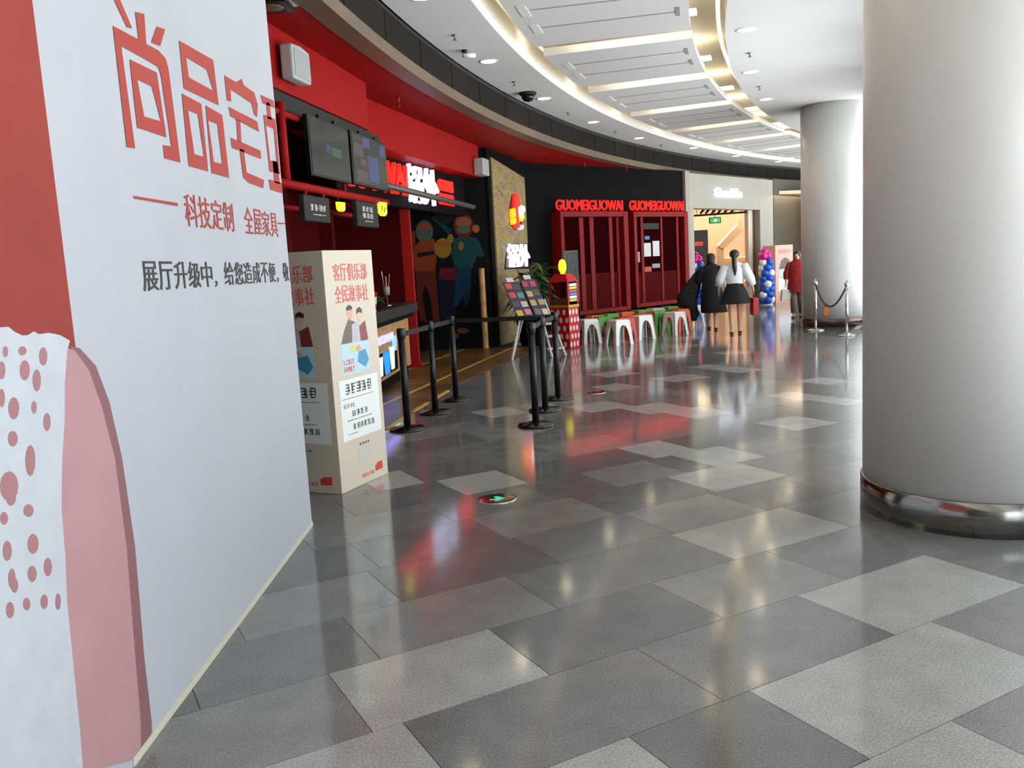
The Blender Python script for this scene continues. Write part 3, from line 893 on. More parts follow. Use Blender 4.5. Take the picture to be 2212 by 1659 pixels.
paint('painted_shoe', oval(1000, 714, 14, 6), (120, 76, 30))
paint('painted_shoe', oval(983, 725, 8, 6), (110, 66, 30))
# bamboo pole
o = thing('bamboo_pole', (-0.46, 16.25, 0), 'upright bamboo pole standing in front of the black mural wall', 'pole')
M_bam = mat('bamboo', (196, 150, 92), 0.5, noise=0.2, nscale=8)
for k in range(5):
    z0, z1 = 0.009 + k * 0.302, 0.009 + (k + 1) * 0.302
    MB().lathe([(0.066, z0), (0.058, z0 + .012), (0.058, z1 - .012), (0.066, z1)], (-0.46, 16.25, 0), 14).build('segment', M_bam, o, True)

# graffiti pier
YW = Wall((-0.24, 16.57), (0.55, 19.4))
pier = struct(MB().wbox(YW, -0.02, YW.L, 0, 3.76, -0.5, 0).build('wall_pier', M_black), 'black pier between the mural and the red cases')
def graffiti():
    m = bpy.data.materials.new('graffiti_paper')
    m.use_nodes = True
    nt = m.node_tree
    b = nt.nodes['Principled BSDF']
    tc = nt.nodes.new('ShaderNodeTexCoord')
    mp = nt.nodes.new('ShaderNodeMapping')
    mp.inputs['Rotation'].default_value = (0.5, 0, 0)
    mp.inputs['Scale'].default_value = (1.0, 1.0, 2.6)
    nz = nt.nodes.new('ShaderNodeTexNoise')
    nz.inputs['Scale'].default_value = 2.4
    nz.inputs['Detail'].default_value = 4
    nz.inputs['Distortion'].default_value = 0.6
    rp = nt.nodes.new('ShaderNodeValToRGB')
    e = rp.color_ramp.elements
    e[0].position, e[0].color = 0.26, rgb((92, 98, 84))
    e[1].position, e[1].color = 0.75, rgb((170, 152, 122))
    for pos, c in ((0.38, (150, 122, 76)), (0.47, (160, 148, 82)), (0.56, (152, 124, 90)), (0.62, (124, 112, 108)), (0.68, (162, 150, 90))):
        q = e.new(pos)
        q.color = rgb(c)
    nt.links.new(tc.outputs['Object'], mp.inputs['Vector'])
    nt.links.new(mp.outputs['Vector'], nz.inputs['Vector'])
    nt.links.new(nz.outputs['Fac'], rp.inputs['Fac'])
    nt.links.new(rp.outputs['Color'], b.inputs['Base Color'])
    b.inputs['Roughness'].default_value = 0.6
    return m
MB().wpoly(YW, [(0.2, 0.0), (2.72, 0.0), (2.72, 3.42), (0.2, 3.6)], 0, 0.03).build('graffiti_panel', graffiti(), pier)
ns = thing('neon_figure', YW.p(1.8, 2.2, 0.03), 'red, orange and white neon figure sign on the graffiti panel', 'sign')
def ysign(name, pts, m, d=0.05):
    return MB().wpoly(YW, [YW.at(x, y) for x, y in pts], 0.04, 0.04 + d).build(name, m, ns)
MB().wpoly(YW, [YW.at(x, y) for x, y in [(1102, 420), (1112, 420), (1120, 447), (1124, 470), (1122, 490), (1110, 498), (1098, 486), (1096, 452)]], 0.03, 0.04).build('backing', M_blackm, ns)
M_on = glow('orange_neon', (255, 140, 20), 2.5)
M_rn = glow('red_sign', (235, 34, 24), 1.6)
ysign('red_body', [(1103, 420), (1110, 419), (1116, 440), (1118, 455), (1114, 492), (1104, 494), (1103, 470)], M_rn)
ysign('orange_block', [(1096, 453), (1103, 450), (1105, 468), (1097, 471)], M_on, .06)
ysign('orange_block', [(1097, 473), (1105, 470), (1106, 482), (1099, 486)], M_on, .06)
ysign('orange_arc', [(1112, 470), (1122, 462), (1124, 472), (1118, 479), (1112, 479)], M_on, .06)
ysign('white_blob', [(1111, 450), (1116, 444), (1123, 447), (1124, 456), (1120, 462), (1119, 470), (1113, 470)], glow('white_sign', (250, 246, 240), 3.0), .07)
ysign('pale_foot', [(1114, 488), (1121, 486), (1122, 494), (1115, 497)], glow('pale_sign', (210, 190, 220), 1.2), .06)
ws = thing('white_character_sign', YW.p(1.8, 1.5, .04), 'white lit character sign low on the graffiti panel above the plant', 'sign')
MB().wpoly(YW, [YW.at(x, y) for x, y in [(1092, 528), (1136, 526), (1141, 580), (1086, 582)]], 0.03, 0.05).build('backing', M_blackm, ws)
wall_text('white_characters', '锅外', M_wneon, YW, 0.85, 2.62, 1.5, 1.98, 0.05, ws, bold=0.0, depth=0.05)

# ------------------------------------------------------------------ black wall with two red display cases
BW = Wall((0.6, 19.4), (4.85, 23.15))
struct(MB().wbox(BW, -0.1, BW.L + 0.02, 0, 3.76, -0.3, 0).build('wall_black', M_black), 'black wall behind the red glazed cases')
M_case = mat('case_red', (132, 20, 22), 0.55, spec=0.15)
M_cased = mat('case_inner_red', (66, 9, 12), 0.5)
M_cglass = mat('case_glass', (40, 6, 8), 0.6, spec=0.0)
def case(s0, s1, z0, z1, label, name_txt, side=False):
    d1 = 0.32
    o = thing('red_case', BW.p((s0 + s1) / 2, z0, 0), label, 'display case', 'red glazed cases on the black wall')
    f = 0.11
    MB().wbox(BW, s0, s0 + f, z0, z1, 0, d1).build('frame_post', M_case, o, bevel=0.012)
    MB().wbox(BW, s1 - f * 1.5, s1, z0, z1, 0, d1).build('frame_post', M_case, o, bevel=0.012)
    MB().wbox(BW, s0 + f, s1 - f * 1.5, z1 - .13, z1, 0, d1).build('frame_head', M_case, o, bevel=0.012)
    MB().wbox(BW, s0 + f, s1 - f * 1.5, z0, z0 + .1, 0, d1).build('frame_sill', M_case, o, bevel=0.012)
    MB().wbox(BW, s0 + f, s1 - f * 1.5, z0 + .1, z1 - .13, 0.005, 0.02).build('back_panel', M_cased, o)
    return o, s0 + f, s1 - f * 1.5, z0 + .1, z1 - .13
o, a, b_, z0, z1 = case(0.64, 2.97, 0.30, 2.69, 'red glazed case under the first neon lettering, beside the graffiti pier', '')
L = b_ - a
for f0, f1 in ((.30, .37), (.47, .54), (.80, .86), (.93, .98)):
    MB().wbox(BW, a + L * f0, a + L * f1, z0, z1, 0.14, 0.2).build('mullion', M_case, o, bevel=0.006)
for f0, f1 in ((.0, .30), (.37, .47), (.54, .80), (.86, .93)):
    MB().wbox(BW, a + L * f0, a + L * f1, z0 + .85, z1, 0.16, 0.17).build('pane', M_cglass, o)
    MB().wbox(BW, a + L * f0, a + L * f1, z0, z0 + .85, 0.15, 0.18).build('lower_panel', M_dred, o)
o, a, b_, z0, z1 = case(3.18, 5.36, 0.33, 2.68, 'red glazed case with posters, under the second neon lettering', '')
L = b_ - a
for f0, f1 in ((.15, .2), (.56, .6), (.90, .95)):
    MB().wbox(BW, a + L * f0, a + L * f1, z0, z1, 0.14, 0.2).build('mullion', M_case, o, bevel=0.006)
for f0, f1 in ((.0, .15), (.2, .56), (.6, .90), (.95, 1.0)):
    MB().wbox(BW, a + L * f0, a + L * f1, z0 + .75, z1, 0.16, 0.17).build('pane', M_cglass, o)
    MB().wbox(BW, a + L * f0, a + L * f1, z0, z0 + .75, 0.15, 0.18).build('lower_panel', M_dred, o)
M_post = mat('poster_grey', (150, 152, 154), 0.6)
for (f0, f1, g0, g1, m) in ((.22, .36, .54, .70, M_wht), (.40, .54, .54, .72, M_wht), (.02, .13, .48, .60, M_post), (.38, .54, .40, .45, M_post), (.22, .36, .36, .42, mat('poster_orange', (190, 70, 40), 0.6)), (.24, .34, .74, .78, mat('poster_blue', (80, 110, 180), 0.6)), (.22, .54, .86, .93, M_dgrey)):
    MB().wbox(BW, a + L * f0, a + L * f1, z0 + (z1 - z0) * g0, z0 + (z1 - z0) * g1, 0.17, 0.174).build('poster', m, o)
for s0, s1, lab in ((0.66, 2.95, 'red neon lettering above the case beside the graffiti pier'), (3.2, 5.36, 'red neon lettering above the case with posters')):
    o = thing('neon_sign', BW.p((s0 + s1) / 2, 2.7, .2), lab, 'neon sign', 'neon lettering over the red cases')
    wall_text('neon_tubes', 'GUOMEIGUOWAI', M_neon, BW, s0, s1, 2.715, 2.96, 0.16, o, depth=0.03, tube=0.016)
    MB().wbox(BW, s0, s1, 2.69, 2.71, 0.14, 0.2).build('rail', M_dred, o)
    for k in range(2):
        MB().wbox(BW, s0 + .3 + k * (s1 - s0 - .7), s0 + .34 + k * (s1 - s0 - .7), 2.71, 2.95, 0.0, 0.15).build('bracket', M_blackm, o)

# ------------------------------------------------------------------ white boutique
WW = Wall((4.95, 23.25), (8.45, 27.2))
wf = MB()
OS0, OS1, OZ = 0.30, 4.35, 2.80
wf.wbox(WW, 0.0, OS0, 0, 3.72, -0.35, 0.0).wbox(WW, OS1, WW.L, 0, 3.72, -0.35, 0.0).wbox(WW, OS0, OS1, OZ, 3.72, -0.35, 0.0)
struct(wf.build('wall_boutique', mat('boutique_white', (158, 154, 144), 0.5), bevel=0.01), 'white portal of the bright boutique')
struct(MB().wbox(WW, -0.22, 0.0, 0, 3.75, -0.3, 0.06).build('trim_3', mat('grey_pilaster', (150, 142, 130), 0.5)), 'grey pilaster beside the white boutique')
M_peach = mat('boutique_inner_peach', (222, 196, 172), 0.6)
IW = Wall((4.2, 30.0), (11.0, 30.0))
br = MB().wbox(IW, -0.2, 7.0, 0, 3.4, -0.2, 0).box(4.0, 4.2, 24.2, 30.0, 0, 3.4).box(11.0, 11.2, 27.9, 30.0, 0, 3.4)
struct(br.build('wall_boutique_inner', M_peach), 'peach inner walls of the boutique')
room = [(4.2, 30.0), (4.2, 24.0), WW.p(0.0, 0, -.36)[:2], WW.p(WW.L, 0, -.36)[:2], (11.0, 28.0), (11.0, 30.0)]
struct(MB().prism([(x, y, 3.3) for x, y in room], [(x, y, 3.4) for x, y in room]).build('ceiling_boutique', mat('boutique_ceiling', (226, 190, 160), 0.7)), 'ceiling of the boutique')
room = [(4.2, 30.0), (4.2, 24.0), WW.p(0.0, 0, 0)[:2], WW.p(WW.L, 0, 0)[:2], (11.0, 28.0), (11.0, 30.0)]
struct(MB().prism([(x, y, -0.003) for x, y in room], [(x, y, 0.004) for x, y in room]).build('floor_boutique', mat('boutique_floor', (206, 180, 150), 0.15)), 'pale floor of the boutique')
jb = struct(MB().wbox(WW, OS1 - .4, OS1 - .08, 0, OZ, -0.32, -0.2).build('door_1', mat('boutique_jamb', (206, 186, 168), 0.5)), 'pale folding door leaf of the boutique')
MB().wbox(WW, OS1 - .10, OS1 - .06, 0, OZ, -0.36, -0.1).build('door_edge', M_beige, jb)
# boutique sign
(a, zt), (b_, zb) = WW.at(1539, 405), WW.at(1599, 428)
o = thing('boutique_sign', WW.p((a + b_) / 2, zb, 0), 'white lit script sign on the boutique fascia', 'sign')
wall_text('lit_letters', 'Candille', glow('cool_sign', (225, 232, 255), 2.6), WW, a, b_, zb, zt, 0.03, o, bold=0.02, depth=0.05)
MB().wbox(WW, a, b_, (zt + zb) / 2 - .02, (zt + zb) / 2 + .02, 0.0, 0.03).build('rail', M_white, o)
# boutique interior light
ld_ = bpy.data.lights.new('boutique_ceiling_lamp', 'AREA')
ld_.shape = 'RECTANGLE'
ld_.size, ld_.size_y = 5.0, 2.4
ld_.energy = 230
ld_.color = (1.0, 0.78, 0.55)
lo = bpy.data.objects.new('boutique_ceiling_lamp', ld_)
COL.objects.link(lo)
lo.location = (7.6, 28.4, 3.26)
# fittings inside, each standing at its own depth behind the portal
I1, I2, I3 = Wall((4, 26.3), (11, 26.3)), Wall((4, 28.6), (11, 28.6)), Wall((4, 27.3), (11, 27.3))
ta, tb_ = I1.at(1499, 466), I1.at(1614, 458)
tk = thing('spot_track', I1.p((ta[0] + tb_[0]) / 2, ta[1], 0), 'black ceiling track with tilted spots in the boutique entrance', 'track light')
MB().tube([I1.p(*ta), I1.p(*tb_)], 0.03, 8).build('track', M_blackm, tk)
for x in (1513, 1524, 1537, 1550, 1563, 1577):
    a = I1.at(x, 460)
    MB().tube([I1.p(a[0], a[1] - .02), I1.p(a[0] + .13, a[1] + .16, .1)], [0.03, 0.055], 10).build('spot', M_blackm, tk, True)
for x in (1505, 1600):
    a = I1.at(x, 462)
    MB().tube([I1.p(a[0], a[1]), I1.p(a[0], 3.3)], 0.01, 6).build('rod', M_blackm, tk)
a, zz = I1.at(1544, 476)
o = thing('exit_sign', I1.p(a, zz, 0), 'small green hanging exit sign in the boutique entrance', 'sign')
MB().wbox(I1, a - .18, a + .18, zz - .09, zz + .09, 0.0, 0.05).build('case', M_dgrey, o, bevel=0.01)
MB().wbox(I1, a - .15, a + .15, zz - .065, zz + .065, 0.05, 0.055).build('green_face', glow('exit_green', (50, 160, 70), 0.9), o)
MB().wpoly(I1, [(a - .05, zz - .045), (a - .01, zz), (a - .03, zz + .03), (a + .02, zz + .04), (a + .05, zz), (a + .02, zz - .04)], 0.055, 0.058).build('running_figure', glow('exit_white', (200, 240, 205), 1.2), o)
MB().tube([I1.p(a, zz + .08, .02), I1.p(a, 3.3, .02)], 0.01, 6).build('rod', M_dgrey, o)
q = [I2.at(x, y) for x, y in ((1549, 531), (1563, 538), (1606, 497), (1590, 487))]
o = thing('slanted_panel', I2.p(q[0][0], 0, 0), 'slanted pale panel with a bright edge leaning inside the boutique', 'panel')
MB().wpoly(I2, q, -0.15, 0.05).build('panel', M_peach, o)
MB().tube([I2.p(*q[0], .06), I2.p(*q[3], .06)], 0.018, 6).build('lit_edge', glow('warm_edge', (255, 226, 190), 2.5), o)
MB().wbox(I2, q[0][0] - .02, q[1][0], 0.004, q[0][1] - .05, -.12, .02).build('stand', M_peach, o)
MB().wbox(I2, q[2][0] - .2, q[2][0] - .05, q[2][1], 3.3, -.1, 0).build('hanger', M_peach, o)
a, b_ = I3.at(1497, 498), I3.at(1529, 498)
o = thing('dark_display_panel', I3.p(a[0], 0, 0), 'dark upright display panel with a red lit word at the boutique entrance', 'panel')
MB().wbox(I3, a[0] - .3, b_[0], 0.004, a[1], -.1, 0).build('panel', mat('deep_brown', (40, 28, 26), 0.5), o, bevel=0.01)
c_, d_ = I3.at(1501, 522), I3.at(1519, 531)
strokes('lit_word', glow('red_word', (240, 60, 40), 2.2), I3, c_[0], d_[0], d_[1], c_[1], 0, o, 5, 2, 31, 0.02)
M_shelf = mat('shelf_white', (235, 220, 200), 0.5)
a, b_ = IW.at(1548, 552), IW.at(1646, 552)
o = thing('lit_shelf', IW.p(a[0], 0, 0), 'lit wall shelf at the back of the boutique', 'shelf')
for k, y in enumerate((552, 577, 602)):
    z = IW.at(1600, y)[1]
    MB().wbox(IW, a[0], b_[0], z - .04, z, 0.0, 0.36).build('board', M_shelf, o)
    MB().wbox(IW, a[0] + .05, b_[0] - .05, z - .06, z - .04, 0.10, 0.16).build('light_strip', glow('shelf_glow', (255, 220, 170), 4.0), o)
for s_ in (a[0], b_[0] - .04):
    MB().wbox(IW, s_, s_ + .04, 0.004, IW.at(1600, 552)[1], 0, .36).build('side', M_shelf, o)
# dark wall beyond the boutique
FW = Wall((8.47, 27.22), pol(37.0, 126)[:2])
struct(MB().wbox(FW, 0, FW.L, 0, 3.76, -0.3, 0).build('wall_beyond', mat('dark_olive_panel', (72, 66, 54), 0.5)), 'dark panelled wall beyond the boutique')

# ------------------------------------------------------------------ display box and its print
BA = Vector((-1.25, 5.94))
BD = Vector((0.25, 0.58)).normalized()
bw_ = 0.632
BF = Wall(BA, BA + BD * bw_)
BN = Vector((-BF.n.x, -BF.n.y))
BL = Wall(BA + BN * bw_, BA)
bx = thing('display_box', (BA.x + BN.x * .3, BA.y + .3, 0), 'cream four-sided display box with red headline and photo, nearest the hoarding', 'display stand', 'cream display boxes')
M_cream = mat('cream_board', (216, 201, 183), 0.5)
body = MB().wbox(BF, 0, bw_, 0.0, 1.72, -bw_, 0).build('body', M_cream, bx, bevel=0.004)
M_hred = mat('headline_red', (226, 96, 88), 0.5)
M_ink = mat('ink_grey', (70, 68, 66), 0.6)
def box_print(w, parent, W, sc=1.0):
    h = 1.72
    q = lambda f: h * sc * (1 - f)
    glyph_text('headline', '客厅俱乐部', M_hred, w, W * .17, W * .86, q(.125), q(.055), 0.0005, parent, bold=0.014, depth=0.002)
    glyph_text('headline', '全民故事社', M_hred, w, W * .17, W * .86, q(.215), q(.145), 0.0005, parent, bold=0.014, depth=0.002)
    def P(name, pts, c, d=0.001, nz=0.0):
        MB().wpoly(w, [(W * a, q(b)) for a, b in pts], 0.0003, d).build(name, mat('pr_%d_%d_%d' % c, c, 0.5), parent)
    P('photo_coat', [(.22, .385), (.30, .33), (.40, .285), (.52, .30), (.62, .32), (.74, .30), (.78, .385)], (110, 92, 76), .001)
    P('photo_shirt', [(.44, .385), (.46, .31), (.60, .30), (.62, .385)], (196, 186, 200), .0013)
    P('photo_red_coat', [(.62, .385), (.63, .32), (.74, .305), (.78, .385)], (140, 54, 56), .0015)
    P('photo_face', [(.38, .27), (.38, .245), (.43, .235), (.49, .245), (.49, .275), (.44, .295)], (220, 168, 158), .0016)
    P('photo_hair', [(.37, .25), (.38, .235), (.44, .226), (.49, .235), (.49, .247)], (60, 40, 36), .0019)
    P('photo_face', [(.58, .285), (.58, .26), (.63, .25), (.68, .26), (.68, .29), (.63, .305)], (226, 186, 170), .0016)
    P('photo_hair', [(.57, .27), (.58, .248), (.64, .24), (.69, .25), (.69, .268), (.62, .262)], (66, 50, 44), .0019)
    P('blue_panel', [(.20, .515), (.20, .39), (.78, .385), (.78, .515)], (190, 218, 232), .0012)
    P('panel_picture', [(.52, .47), (.55, .43), (.70, .42), (.76, .47), (.68, .50)], (70, 150, 186), .0016)
    P('panel_picture', [(.36, .41), (.44, .395), (.54, .40), (.50, .425), (.40, .425)], (206, 210, 130), .0016)
    P('panel_picture', [(.50, .41), (.58, .398), (.62, .42), (.54, .43)], (216, 160, 140), .0018)
    wall_text('panel_text', 'LOIST', M_hred, w, W * .24, W * .45, q(.475), q(.452), 0.0012, parent, depth=0.002)
    wall_text('panel_text', 'FAMILY', M_hred, w, W * .24, W * .45, q(.505), q(.482), 0.0012, parent, depth=0.002)
    P('white_panel', [(.11, .535), (.92, .535), (.92, .79), (.11, .79)], (238, 242, 240), .0012)
    strokes('printed_text', M_ink, w, W * .22, W * .78, q(.60), q(.55), 0.0012, parent, 5, 4, 41, .001)
    MB().wbox(w, W * .14, W * .80, q(.616), q(.614), 0.0012, 0.002).build('rule', MATS['ink_grey'], parent)
    strokes('printed_text', mat('ink_pale', (130, 128, 124), 0.6), w, W * .16, W * .40, q(.655), q(.635), 0.0012, parent, 4, 3, 42, .001)
    strokes('printed_text', M_ink, w, W * .32, W * .66, q(.695), q(.668), 0.0012, parent, 4, 4, 43, .001)
    strokes('printed_text', MATS['ink_pale'], w, W * .22, W * .75, q(.712), q(.705), 0.0012, parent, 12, 1, 44, .001)
    strokes('printed_text', M_ink, w, W * .32, W * .78, q(.752), q(.725), 0.0012, parent, 6, 4, 45, .001)
    strokes('printed_text', MATS['ink_pale'], w, W * .22, W * .42, q(.77), q(.763), 0.0012, parent, 6, 1, 46, .001)
    P('code_backing', [(.40, .835), (.66, .835), (.66, .90), (.40, .90)], (206, 200, 190), .0012)
    strokes('printed_text', M_ink, w, W * .42, W * .64, q(.828), q(.815), 0.0003, parent, 4, 2, 47, .001)
    P('logo_mark', [(.72, .965), (.72, .94), (.76, .935), (.76, .93), (.88, .93), (.88, .965)], (214, 66, 60), .0012)
    strokes('logo_text', M_hred, w, W * .42, W * .70, q(.972), q(.952), 0.0003, parent, 5, 2, 48, .001)
box_print(BF, bx, bw_)
box_print(BL, bx, bw_)

# second display box far off by the boutique
W2 = Wall((7.92, 25.35), (8.50, 25.55))
b2 = thing('display_box', (8.1, 25.7, 0), 'distant pink display box with a red headline behind the balloon column', 'display stand', 'cream display boxes')
MB().wbox(W2, 0, .62, 0, 1.70, -.6, 0).build('body', mat('pink_board', (226, 178, 160), 0.5), b2, bevel=0.004)
strokes('headline', M_hred, W2, .1, .52, 1.45, 1.58, 0, b2, 5, 3, 51)
MB().wpoly(W2, [(.12, 1.0), (.2, 1.25), (.34, 1.34), (.5, 1.25), (.52, 1.0)], 0.0005, .002).build('photo_coat', MATS['pr_110_92_76'], b2)
MB().wbox(W2, .14, .5, .78, 1.0, 0.0005, .0025).build('blue_panel', MATS['pr_190_218_232'], b2)
MB().wbox(W2, .1, .54, .35, .74, 0.0005, .002).build('white_panel', MATS['pr_238_242_240'], b2)

# ------------------------------------------------------------------ queue barriers
def barrier0():
    o = thing('queue_post', (0, 0, 0), '', 'barrier post', 'black belt barrier posts')
    MB().lathe([(0.175, 0.0), (0.18, 0.01), (0.17, 0.022), (0.06, 0.035), (0.04, 0.045)], (0, 0, 0), 36).build('base', mat('black_gloss', (20, 20, 22), 0.15), o, True)
    MB().lathe([(0.034, 0.03), (0.034, 0.93)], (0, 0, 0), 20).build('pole', M_blackm, o, True)
    MB().lathe([(0.038, 0.90), (0.042, 0.905), (0.042, 0.985), (0.036, 1.0), (0.0001, 1.002)], (0, 0, 0), 20).build('belt_head', M_blackm, o, True)
    return o
posts = [(-1.05, 8.31, 'black belt post at the near end of the left row, beside the cream display box'), (-0.85, 9.21, 'middle black belt post of the left row'), (-0.67, 10.02, 'farthest black belt post of the left row'),
         (0.21, 8.14, 'nearest black belt post of the right row'), (0.34, 8.97, 'middle black belt post of the right row'), (0.52, 9.71, 'farthest black belt post of the right row, before the menu easel')]
pp = []
for i, (x, y, lab) in enumerate(posts):
    if i == 0:
        o = barrier0()
        o.location = (x, y, 0)
        o['label'] = lab
        first = o
    else:
        o = copy_tree(first, (x, y, 0), 0, lab)
    pp.append(o)
M_belt = mat('black_belt', (16, 16, 18), 0.7)
bpy.context.view_layer.update()
for i, j in ((0, 1), (1, 2), (2, 5), (5, 4), (4, 3)):
    a, b_ = Vector((posts[i][0], posts[i][1])), Vector((posts[j][0], posts[j][1]))
    w = Wall(a, b_)
    o = MB().wbox(w, 0.04, w.L - 0.04, 0.915, 0.965, -0.001, 0.001).build('belt', M_belt)
    o.parent = pp[i]
    o.matrix_parent_inverse = Matrix.Translation(Vector((-a.x, -a.y, 0)))

# exit markers in the floor
for (x, y, lab) in ((-0.14, 5.59, 'round floor exit marker with a green arrow, nearest the viewer'), (0.98, 10.04, 'round dark floor marker among the farther tiles')):
    o = thing('floor_marker', (x, y, 0), lab, 'floor marker', 'round floor markers')
    MB().lathe([(0.118, 0.0), (0.132, 0.0), (0.132, 0.004), (0.118, 0.005)], (x, y, 0), 36).build('steel_ring', M_chrome, o, True)
    MB().lathe([(0.0001, 0.0045), (0.118, 0.0045), (0.118, 0.0)], (x, y, 0), 36).build('dark_glass', mat('marker_glass', (40, 24, 22), 0.08), o, True)
    if y < 6:
        pts = [(-.06, -.01), (-.01, .0), (-.03, .04), (0, .05), (.06, .0), (.0, -.05), (-.03, -.04), (-.01, -.02), (-.06, -.03)]
        MB().add([(x + a * .9, y + b_ * 1.2, 0.0052) for a, b_ in pts], [tuple(range(9))]).build('green_arrow', glow('marker_green', (60, 190, 150), 0.7), o)

# rope stanchions by the far column
st = []
for (x, y, lab) in ((5.85, 16.30, 'chrome rope stanchion left of the far white column base'), (5.93, 15.0, 'chrome rope stanchion in front of the far white column')):
    o = thing('rope_stanchion', (x, y, 0), lab, 'stanchion', 'chrome rope stanchions')
    MB().lathe([(0.16, 0.0), (0.165, 0.008), (0.15, 0.02), (0.03, 0.05)], (x, y, 0), 28).build('base', M_chrome, o, True)
    MB().lathe([(0.025, 0.02), (0.025, 0.92)], (x, y, 0), 16).build('pole', M_chrome, o, True)
    MB().lathe([(0.03, 0.86), (0.04, 0.87), (0.04, 0.92), (0.03, 0.93), (0.02, 0.95), (0.0001, 0.985)], (x, y, 0), 16).build('cap', M_chrome, o, True)
    st.append(o)
a, b_ = Vector((5.85, 16.30, .88)), Vector((5.93, 15.0, .88))
path = []
for i in range(15):
    f = i / 14
    q = a.lerp(b_, f)
    q.z -= 0.40 * 4 * f * (1 - f) * (1.12 - .25 * f)
    path.append(q)
rope = tag(MB().tube(path, 0.016, 8).build('barrier_rope', mat('grey_rope', (60, 58, 58), 0.6), None, True), 'dark grey rope sagging between the two chrome stanchions', 'rope')
p = path[5]
o = thing('rope_tag', p, 'orange-brown tag hanging from the sagging rope', 'tag')
MB().box(p.x - .05, p.x + .05, p.y - .008, p.y + .008, p.z - .2, p.z + .02).build('card', mat('orange_brown_card', (168, 92, 40), 0.6), o, bevel=0.004)
MB().tube([p + Vector((0, 0, .0)), p + Vector((0, 0, .03))], 0.022, 8).build('loop', M_blackm, o)

# ------------------------------------------------------------------ plastic stools
def stool0(m):
    o = thing('plastic_stool', (0, 0, 0), '', 'stool', 'plastic stools in front of the red cases')
    H = 0.46
    b = MB()
    b.prism([(sx * .15, sy * .15, H - .03) for sx, sy in ((-1, -1), (1, -1), (1, 1), (-1, 1))], [(sx * .135, sy * .135, H) for sx, sy in ((-1, -1), (1, -1), (1, 1), (-1, 1))])
    b.build('seat', m, o, bevel=0.008)
    prof = [(0, 0), (.055, 0), (.06, .18), (.075, .28), (.105, .345), (.15, .37), (.15, H - .03), (0, H - .03)]
    for sx, sy in ((-1, -1), (1, -1), (1, 1), (-1, 1)):
        b = MB()
        for ax in (0, 1):
            lo, hi = [], []
            for t, z in prof:
                half = 0.15 + 0.045 * (1 - z / H)
                c = half - t * (half / .15)
                for l, d in ((lo, 0.0), (hi, -0.012)):
                    if ax == 0:
                        l.append((sx * c, sy * (half + d), z))
                    else:
                        l.append((sx * (half + d), sy * c, z))
            b.prism(lo, hi)
        b.build('leg', m, o)
    return o
SM = {'white': mat('white_plastic', (232, 232, 228), 0.3), 'green': mat('green_plastic', (84, 160, 62), 0.35), 'orange': mat('orange_plastic', (226, 92, 34), 0.35), 'red': mat('red_plastic', (206, 44, 34), 0.35)}
stools = [
    (1.50, 16.22, .35, 'white', 'white plastic stool nearest the spotted red cabinet'),
    (1.84, 16.68, .25, 'green', 'green plastic stool beside the first white stool of the row'),
    (2.00, 15.62, .45, 'white', 'white plastic stool standing forward, nearest the viewer'),
    (2.20, 16.30, .3, 'red', 'red plastic stool behind the forward white stool'),
    (2.56, 16.50, .4, 'white', 'white plastic stool just right of the red stool'),
    (2.66, 17.02, .3, 'red', 'red plastic stool left of the second green stool'),
    (3.00, 17.42, .5, 'green', 'green plastic stool in the middle of the front row'),
    (3.30, 17.02, .6, 'white', 'white plastic stool between the middle green stool and the orange one'),
    (3.55, 17.80, .5, 'orange', 'orange plastic stool near the right end of the front row'),
    (4.05, 18.80, .5, 'white', 'white plastic stool at the right end beside the walking women'),
    (1.74, 17.22, .4, 'orange', 'orange plastic stool of the back row nearest the spotted cabinet'),
    (2.05, 17.50, .5, 'green', 'green plastic stool of the back row behind the forward white stool'),
    (2.42, 17.85, .4, 'orange', 'orange plastic stool of the back row, third from the spotted cabinet'),
    (2.80, 18.20, .5, 'green', 'green plastic stool of the back row, fourth from the spotted cabinet'),
    (3.18, 18.52, .4, 'white', 'white plastic stool of the back row between two green ones'),
    (3.55, 18.90, .5, 'green', 'green plastic stool at the far right of the back row'),
]
proto = {}
for x, y, rz, c, lab in stools:
    if c not in proto:
        o = stool0(SM[c])
        o.location = (x, y, 0)
        o.rotation_euler = (0, 0, rz)
        o['label'] = lab
        proto[c] = o
    else:
        copy_tree(proto[c], (x, y, 0), rz, lab)

# ------------------------------------------------------------------ spotted vending cabinet
GX, GY, GA = 1.02, 15.55, math.radians(-38)
cb = thing('popcorn_cabinet', (GX, GY, 0), 'red cabinet with white spots, glass chamber and yellow lamp on top', 'popcorn machine')
ge, gn = Vector((math.cos(GA), math.sin(GA))), Vector((math.sin(GA), -math.cos(GA)))
GC = Vector((GX, GY))
GWf = Wall(GC - ge * .25 + gn * .2, GC + ge * .25 + gn * .2)        # wide front
GWr = Wall(GC + ge * .25 + gn * .2, GC + ge * .25 - gn * .2)        # right side
GWl = Wall(GC - ge * .25 - gn * .2, GC - ge * .25 + gn * .2)
M_cab = mat('cabinet_red', (196, 26, 30), 0.35)
MB().wbox(GWf, 0, .5, 0.0, 0.74, -.4, 0).build('base', M_cab, cb, bevel=0.01)
MB().wbox(GWf, -.01, .51, 0.74, 0.79, -.41, 0.01).build('tray', mat('brass_tray', (196, 150, 60), 0.4, 0.3), cb, bevel=0.005)
for a, d in ((0, 0), (.46, 0), (0, -.36), (.46, -.36)):
    MB().wbox(GWf, a, a + .04, 0.79, 1.20, d - .04, d).build('corner_post', M_cab, cb)
MB().wbox(GWf, .04, .46, 0.79, 1.20, -.012, -.006).build('pane', M_glass, cb)
MB().wbox(GWr, .04, .36, 0.79, 1.20, -.012, -.006).build('pane', M_glass, cb)
